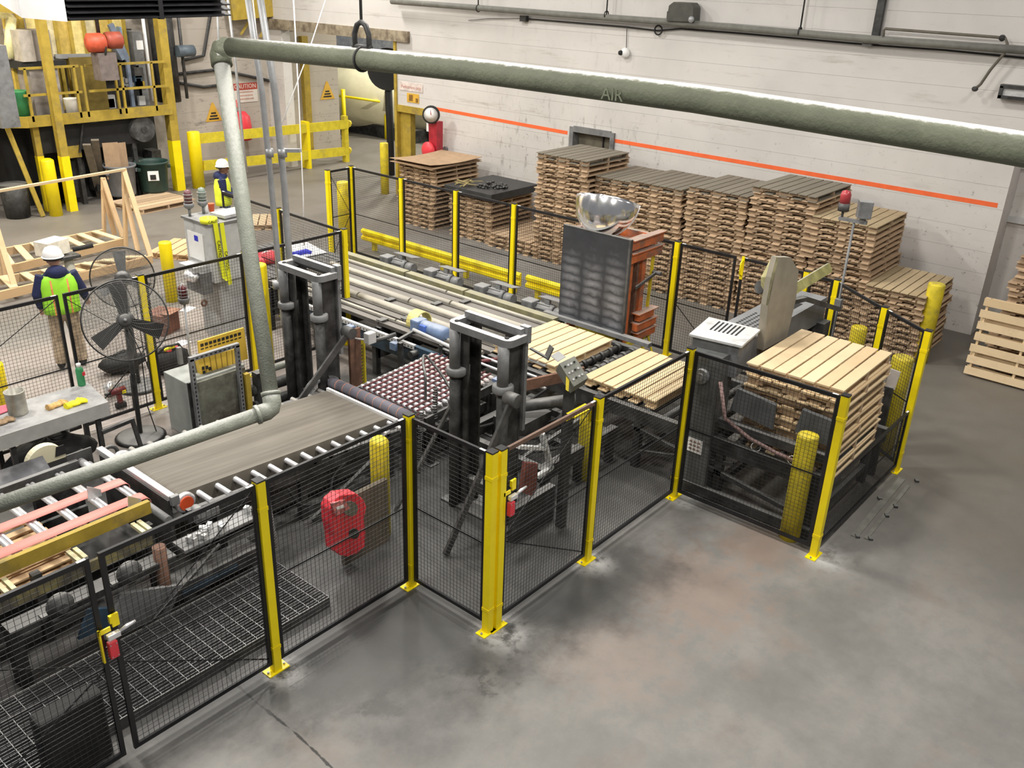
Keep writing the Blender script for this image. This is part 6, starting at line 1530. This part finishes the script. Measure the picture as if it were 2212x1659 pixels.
q = Z(352, 715); t = thing('brown_carton', 'red brown open carton on the floor behind the fan', 'carton', q)
MB().box(q + V((0, 0, .2)), (.5, .42, .4), .4).build('box', M('red_brown_carton', (.25, .11, .075), .8), t); MB().box(q + V((.1, -.2, .42)), (.4, .2, .01), .4).build('flap', M('carton_flap', (.33, .17, .11), .8), t)
q = Z(255, 805); t = thing('kit_bag', 'dark kit bag on the floor behind the big fan', 'bag', (q.x, max(q.y, 13.0), 0)); q.y = max(q.y, 13.0)
MB().blob(q + V((.1, 0, .16)), (.8, .45, .34), 12, 7, .12, 8).build('bag', BLACKR, t); MB().tube([q + V((-.1, 0, .3)), q + V((.1, -.1, .42)), q + V((.3, 0, .3))], .02, 6).build('handle', STEELD, t)
# beacon on a thin pole
q = Z(413, 800); q.y = 12.1; q = V((Y(410, 770, 12.1).x, 12.1, 0))
t = thing('beacon_lamp', 'dark red caged beacon lamp on a thin grey pole behind the yellow sign box', 'beacon', q)
bt = plumb(398, 655, (q.x, q.y)); MB().cyl(q, bt, .018, 8).build('pole', GALV, t); q = V((bt.x, bt.y, bt.z))
MB().lathe([(.02, -.02), (.07, .0), (.085, .06), (.085, .09)], q, n=16).build('base', GREYP, t); MB().lathe([(.065, .09), (.065, .24), (.05, .27), (0, .28)], q, n=16).build('lens', M('dark_red_lens', (.13, .025, .03), .3), t)
mb = MB()
for z in (.12, .17, .22): mb.torus(q + V((0, 0, z)), (0, 0, 1), .074, .005, 18, 4)
for k in range(5): a = k * 1.257; mb.tube([q + V((.075 * math.cos(a), .075 * math.sin(a), .08)), q + V((.07 * math.cos(a), .07 * math.sin(a), .26)), q + V((0, 0, .32))], .005, 4)
mb.build('wire_cage', GALV, t)
# ================================================================== GREY BOX CABINET WITH YELLOW SIGN BOX
t = thing('floor_cabinet', 'grey floor cabinet with stained front plate beside the belt conveyor', 'cabinet', (6.5, 11.3, 0))
def yc(px, py, y=10.95): return Y(px, py, y)
a = yc(396, 825, 11.05); b = yc(520, 790, 11.05); Hc = Z(396, 825, .95).z
x0c, x1c = Z(397, 826, .93).x, Z(525, 785, .93).x
MB().span((x0c, 11.08, 0), (x1c, 11.68, .93)).build('body', M('cabinet_green_grey', (.34, .36, .34), .5, var=.08), t, bevel=.01)
MB().span((x0c + .12, 11.03, .03), (x1c - .03, 11.08, .9)).build('stained_plate', M('stained_plate', (.23, .24, .19), .6, var=.3, scale=2.5, grime=(.06, .05, .04), gamt=.8), t)
MB().span((x0c + .02, 11.05, 0), (x0c + .06, 11.08, .93)).build('hinge', STEELD, t)
t = thing('strut_frame', 'perforated grey strut frame standing in front of the floor cabinet', 'frame', (6.5, 10.98, 0))
tp = plumb(402, 777, (x0c + .06, 10.98)).z; xe = x0c + .82
def strut(p, q): MB().bar(p, q, .06, .06, up=(0, 1, 0)).build('strut', GREYP, t)
strut((x0c + .07, 10.98, 0), (x0c + .07, 10.98, tp)); strut((xe, 10.98, 0), (xe, 10.98, tp)); strut((x0c + .04, 10.98, tp), (xe + .03, 10.98, tp))
mb = MB()
for i in range(18):
    z = .1 + i * (tp - .15) / 18
    for xx in (x0c + .07, xe): mb.box((xx, 10.949, z), (.02, .004, .035))
for i in range(9): mb.box((x0c + .15 + i * .075, 10.949, tp), (.035, .004, .02))
mb.build('slots', BLACKR, t, kind='stuff')
t = thing('yellow_sign_box', 'yellow operator board with rows of dark marks, mounted above the floor cabinet', 'sign board', (6.7, 11.4, .93))
SB = M('board_yellow', (.74, .50, .07), .5, var=.06)
pts = [Y(*p, 11.75) for p in ((428, 738), (527, 708), (536, 775), (434, 805))]
MB().prism(pts, (0, .03, 0)).build('back_board', SB, t)
for i in range(10):
    for k in range(2):
        u, v = .07 + i * .09, .14 + k * .12; p = pts[0].lerp(pts[1], u).lerp(pts[3].lerp(pts[2], u), v); MB().box(p + V((0, -.006, 0)), (.05, .006, .045 - k * .03)).build('mark', INK, t)
pts = [Y(*p, 11.2) for p in ((427, 775), (514, 752), (515, 782), (435, 812))]
MB().prism(pts, (0, .16, 0)).build('front_box', SB, t)
for i in range(6):
    u = .14 + i * .14; p = pts[0].lerp(pts[1], u); q = pts[3].lerp(pts[2], u); MB().bar(p + V((0, -.004, 0)), q + V((0, -.004, 0)), .008, .008).build('groove', M('groove_brown', (.3, .2, .04), .6), t)
for i, (u, v) in enumerate(((.08, .6), (.08, .85), (.17, .62), (.24, .75))): p = pts[0].lerp(pts[1], u).lerp(pts[3].lerp(pts[2], u), v); MB().box(p + V((0, -.006, 0)), (.04, .006, .05)).build('mark', INK, t)
MB().span((x0c + .3, 11.3, .93), (x0c + .36, 11.36, 1.2)).span((x0c + .3, 11.72, .93), (x0c + .36, 11.78, 1.2)).build('support', GREYP, t)
MB().span((xe + .08, 10.95, 0), (xe + .16, 11.03, .82)).thing('yellow_stake', YELO, 'narrow mustard stake beside the strut frame', 'stake')
MB().cyl((xe + .2, 11.1, .45), (xe + 1.0, 11.05, .45), .09, 14).cyl((xe + .25, 11.05, .2), (xe + 1.1, 11.0, .2), .08, 14).span((xe + .3, 10.98, 0), (xe + .38, 11.12, .75)).thing('pipe_stub_rack', STEELD, 'dark pipe stubs on a stand beside the mustard stake', 'pipe')
# ================================================================== ELECTRICAL CABINET
EX0, EX1, EY0, EY1, EZ = 8.55, 9.38, 14.08, 14.92, 2.2
t = thing('electrical_cabinet', 'light grey electrical cabinet with tape roll and beacons on top', 'cabinet', (8.96, 14.5, 0))
MB().span((EX0, EY0, 1.15), (EX1, EY1, EZ)).build('upper_case', GREYL, t, bevel=.012)
MB().span((EX0 + .12, EY0 + .05, 0), (EX1 - .1, EY1 - .1, 1.15)).build('lower_case', M('faded_grey', (.45, .46, .46), .5, var=.15, scale=3), t)
MB().span((EX0 - .03, EY0 - .03, EZ), (EX1 + .03, EY1 + .03, EZ + .04)).build('lid', GREYP, t)
MB().box((9.15, 14.35, EZ + .1), (.55, .4, .05), .1).box((9.15, 14.35, EZ + .06), (.45, .3, .06), .1).build('tray', GREYL, t)
MB().span((EX0 - .012, EY0 + .25, 1.5), (EX0, EY1 - .1, 2.0)).build('notice', PAPER, t); MB().span((EX0 - .016, EY0 + .4, 1.85), (EX0 - .01, EY0 + .52, 1.95)).build('blue_seal', BLUEB, t)
MB().span((EX0 - .2, EY0 + .1, .95), (EX0, EY1 - .2, 1.35)).build('side_box', GREYP, t); MB().span((EX0 - .28, EY0 + .2, 1.35), (EX0, EY1 - .15, 1.45)).build('shelf', GREYL, t)
MB().blob((EX0 - .25, EY0 + .35, 1.28), (.25, .4, .2), 9, 6, .2, 3).build('foil_wrap', ALU, t)
MB().torus((EX0 - .2, EY0 + .12, .8), (0, 1, 0), .05, .02, 12, 5).build('padlock', RUST, t)
for i, (x, y, m, l) in enumerate(((8.62, 14.8, M('smoked_red_lens', (.16, .07, .08), .3), 'smoked red'), (8.9, 14.8, M('smoked_green_lens', (.20, .25, .22), .3), 'smoked green'))):
    g = thing('stack_beacon', f'{l} caged beacon lamp on the electrical cabinet', 'beacon', (x, y, EZ + .04)); q = V((x, y, EZ + .04))
    MB().cyl(q, q + V((0, 0, .16)), .025, 8).lathe([(.05, .14), (.09, .18), (.09, .24)], q, n=14).build('base', GREYP, g)
    MB().lathe([(.07, .24), (.07, .42), (.05, .47), (0, .49)], q, n=14).build('lens', m, g)
    mb = MB()
    for z in (.28, .34, .40): mb.torus(q + V((0, 0, z)), (0, 0, 1), .08, .006, 14, 4)
    mb.build('wire_cage', GALV, g)
q = V((8.62, 14.2, EZ + .04)); g = thing('caution_tape', 'roll of yellow caution tape unrolled down the electrical cabinet', 'tape', q)
MB().lathe([(.09, 0), (.15, 0), (.15, .085), (.09, .085), (.09, 0)], q, n=26).build('roll', TAPE, g)
text('CAUTI', INK, g, q + V((0, -.152, .043)), (1, 0, 0), (0, 0, 1), .07)
s0 = [V((8.60, 14.04, EZ + .05)), V((8.63, 14.03, 1.6)), V((8.66, 14.02, 1.25)), V((8.72, 14.0, 1.18))]
w = V((.09, 0, 0)); mb = MB(); vs = []
for p in s0: vs += [p, p + w]
mb.add(vs, [(2 * i, 2 * i + 1, 2 * i + 3, 2 * i + 2) for i in range(3)]); o = mb.build('strip', TAPE, g); s = o.modifiers.new('thick', 'SOLIDIFY'); s.thickness = .003
vs = []; mb = MB()
for p in (V((8.72, 14.02, EZ + .04)), V((8.735, 14.0, 1.5)), V((8.75, 13.99, 1.1))): vs += [p, p + w * .9]
mb.add(vs, [(0, 1, 3, 2), (2, 3, 5, 4)]); o = mb.build('strip', TAPE, g); s = o.modifiers.new('thick', 'SOLIDIFY'); s.thickness = .003
text('CAUTION', INK, g, V((8.665, 14.018, 1.75)), (0, 0, -1), (1, 0, 0), .085); text('CAUTION', INK, g, V((8.775, 13.995, 1.55)), (0, 0, -1), (1, 0, 0), .08)
q = Z(482, 452, EZ); q = V((9.0, 14.85, EZ + .04)); g = thing('red_cup', 'orange red cup and white bottle on the electrical cabinet', 'cup', q)
MB().lathe([(.045, 0), (.06, .15), (.062, .15)], q + V((.1, .0, 0)), n=14).build('cup', M('orange_cup', (.85, .16, .05), .5), g); MB().lathe([(.05, 0), (.05, .15), (.02, .19)], q - V((.03, 0, 0)), n=14).build('bottle', PAPER, g)
# ================================================================== PEOPLE
def remesh(o, v, it=4):
    r = o.modifiers.new('merge', 'REMESH'); r.mode = 'VOXEL'; r.voxel_size = v; r.use_smooth_shade = True
    s = o.modifiers.new('soft', 'SMOOTH'); s.factor = .6; s.iterations = it
def person(label, loc, face, H, vestm, trouser, skin, arms, group=None, stripes=True, bend=0.0, legs=None):
    k = H / 1.82; rz = math.atan2(-face[0], face[1]); t = thing('person', label, 'person', loc, None, rz)
    def S(x, y, z): return V((x * k, y * k, z * k))
    sh = [S(-.19, .0, 1.47), S(.19, .0, 1.47)]
    hip = S(0, -.02, .95)
    legs = legs or (((-.10, 0, .93), (-.13, .03, .50), (-.15, -.02, .09)), ((.10, 0, .93), (.13, .03, .50), (.15, -.02, .09)))
    b = MB()
    b.blob(S(0, .045, 1.68), (.165 * k, .205 * k, .25 * k), 16, 12); b.blob(S(0, .07, 1.61), (.12 * k, .14 * k, .12 * k), 12, 8)
    b.tube([S(0, .0, 1.44), S(0, .03, 1.58)], [.07 * k, .062 * k], 12)
    b.blob(S(0, .155, 1.665), (.035 * k, .05 * k, .05 * k), 8, 6)
    for s in (-1, 1): b.blob(S(s * .085, .03, 1.665), (.025 * k, .05 * k, .07 * k), 8, 6); b.blob(S(s * .032, .135, 1.695), (.035 * k, .03 * k, .025 * k), 8, 6)
    b.blob(S(0, .14, 1.61), (.06 * k, .03 * k, .025 * k), 8, 6)
    b.tube([S(0, 0, .92), S(0, 0, 1.15), S(0, 0, 1.38), S(0, 0, 1.46)], [.13 * k, .12 * k, .15 * k, .08 * k], 14)
    for lg in legs: b.tube([S(*p) for p in lg], [.08 * k, .055 * k, .04 * k], 10)
    for i, am in enumerate(arms):
        pts = [sh[i]] + [S(*p) for p in am]; b.tube(pts, [.055 * k, .042 * k, .03 * k], 10)
        w = pts[-1]; d = (pts[-1] - pts[-2]).normalized(); sd = d.cross(V((0, 1, 0))).normalized()
        b.blob(w + d * .045 * k, (.075 * k, .055 * k, .10 * k), 10, 7)
        for f in range(4):
            o = sd * ((f - 1.5) * .02 * k); L = (.075, .088, .084, .066)[f] * k; b.tube([w + d * .07 * k + o, w + d * (.07 * k + L * .55) + o + V((0, .012 * k, 0)), w + d * (.07 * k + L) + o + V((0, .035 * k, 0))], [.0105 * k, .0095 * k, .0075 * k], 7)
        b.tube([w + d * .02 * k + V((0, .02 * k, 0)), w + d * .06 * k + V((0, .055 * k, 0)), w + d * .09 * k + V((0, .065 * k, 0))], [.014 * k, .012 * k, .009 * k], 7)
    o = b.build('body', skin, t, True); remesh(o, .0085, 3)
    j = MB(); j.blob(S(0, -.01, 1.30), (.47 * k, .29 * k, .56 * k), 18, 12); j.blob(S(0, -.01, 1.08), (.42 * k, .29 * k, .46 * k), 18, 12); j.blob(S(0, -.02, 1.44), (.42 * k, .20 * k, .2 * k), 16, 8)
    j.tube([S(-.2, 0, .93), S(.2, 0, .93)], .1 * k, 10)
    for i, am in enumerate(arms):
        pts = [sh[i]] + [S(*p) for p in am]; j.tube([pts[0], pts[0].lerp(pts[1], .5), pts[1], pts[1].lerp(pts[2], .5), pts[2]], [.092 * k, .082 * k, .073 * k, .066 * k, .05 * k], 12)
    j.blob(S(0, -.07, 1.51), (.31 * k, .23 * k, .21 * k), 14, 8); j.blob(S(0, .02, 1.52), (.22 * k, .2 * k, .12 * k), 12, 8)
    o = j.build('hoodie', NAVY, t, True); remesh(o, .013, 5)
    v = MB(); vs = []; n = 28; rows = [(.90, .245, .165), (1.0, .24, .165), (1.15, .243, .165), (1.3, .252, .165), (1.42, .225, .138), (1.47, .185, .115)]
    for z, rx, ry in rows:
        for q in range(n): a = 2 * math.pi * q / n; vs.append(S(rx * math.copysign(abs(math.cos(a)) ** .75, math.cos(a)), -.012 + ry * math.copysign(abs(math.sin(a)) ** .85, math.sin(a)), z))
    skip = {3, 4}; fs = []
    for i in range(len(rows) - 1):
        for q in range(n):
            if i >= 3 and (q in (0, n - 1) or abs(q - n // 2) <= 1 and q in (n // 2, n // 2 - 1)): continue
            p = (q + 1) % n; fs.append((i * n + q, i * n + p, (i + 1) * n + p, (i + 1) * n + q))
    o = v.add(vs, fs, True).build('vest', vestm, t, True); s = o.modifiers.new('thick', 'SOLIDIFY'); s.thickness = .012; s.offset = 1
    if stripes:
        for sx in (-.10, .10):
            pts = [S(sx, -.012 - ry * (1 - (abs(sx) / rx) ** 2.2) ** .6 - .012, z) for z, rx, ry in rows[:5]]
            mb = MB(); mb.add([p + S(-.022, 0, 0) for p in pts] + [p + S(.022, 0, 0) for p in pts], [(i, i + 1, 6 + i if False else len(pts) + i + 1, len(pts) + i) for i in range(len(pts) - 1)])
            o = mb.build('stripe', ORST, t, True); s = o.modifiers.new('thick', 'SOLIDIFY'); s.thickness = .006
    l = MB(); l.blob(S(0, 0, .9), (.37 * k, .26 * k, .26 * k), 16, 8)
    for lg in legs:
        p = [S(*q) for q in lg]; l.tube([p[0], p[0].lerp(p[1], .5), p[1], p[1].lerp(p[2], .5), p[2]], [.115 * k, .105 * k, .088 * k, .085 * k, .08 * k], 14)
    o = l.build('trousers', trouser, t, True); remesh(o, .015, 4)
    for lg in legs:
        a = S(*lg[2]); m_ = MB().blob(a + V((0, .06 * k, -.03 * k)), (.11 * k, .29 * k, .12 * k), 12, 8).cyl(a + V((0, 0, -.04 * k)), a + V((0, 0, .08 * k)), .06 * k, 12)
        o = m_.build('boot', BLACKR, t, True); remesh(o, .012, 3)
    c = S(0, .03, 1.72); hm = MB().lathe([(.135 * k, 0), (.137 * k, .03 * k), (.125 * k, .085 * k), (.09 * k, .135 * k), (.04 * k, .155 * k), (0, .158 * k)], c, n=26)
    hm.lathe([(.135 * k, -.004), (.152 * k, -.002), (.152 * k, .008), (.135 * k, .012)], c, n=26)
    hm.prism([c + V((-.09 * k, .1 * k, 0)), c + V((.09 * k, .1 * k, 0)), c + V((.06 * k, .205 * k, -.02 * k)), c + V((-.06 * k, .205 * k, -.02 * k))], (0, 0, .008 * k))
    h = hm.build('hard_hat', WHITE, t, True)
    MB().tube([c + V((.125 * k * math.cos(a), .125 * k * math.sin(a), -.02 * k)) for a in [math.pi * (1.05 + .9 * i / 10) for i in range(11)]], .016 * k, 6).build('head_band', BLACKR, h, True)
    return t
hd = Z(114, 560, 1.95)
pp = person('person standing with back turned, lime vest with orange stripes, navy hoodie, white hard hat', (Z(112, 541, 2.06).x, Z(112, 541, 2.06).y, 0), (.28, .96), 2.06, LIME, TAN, SKIN,
    (((-.30, -.02, 1.20), (-.27, .08, .96)), ((.30, -.02, 1.21), (.36, .10, 1.0))))
q = Z(476, 349, 2.04)
person('person facing the doorway, yellow vest, navy hoodie and white hard hat, behind the electrical cabinet', (q.x, q.y, 0), (.80, -.60), 2.04, LIMEY, JEAN, SKIND,
    (((-.24, .05, 1.20), (-.20, .26, 1.08)), ((.24, .04, 1.20), (.22, .28, 1.10))), stripes=False)
# ================================================================== lettering as plain meshes
bpy.context.view_layer.update()
dg = bpy.context.evaluated_depsgraph_get()
for o in [o for o in SC.objects if o.type == 'FONT']:
    me = bpy.data.meshes.new_from_object(o.evaluated_get(dg)); n = bpy.data.objects.new('lettering', me); COL.objects.link(n)
    n.parent = o.parent; n.matrix_local = o.matrix_local.copy(); bpy.data.objects.remove(o)
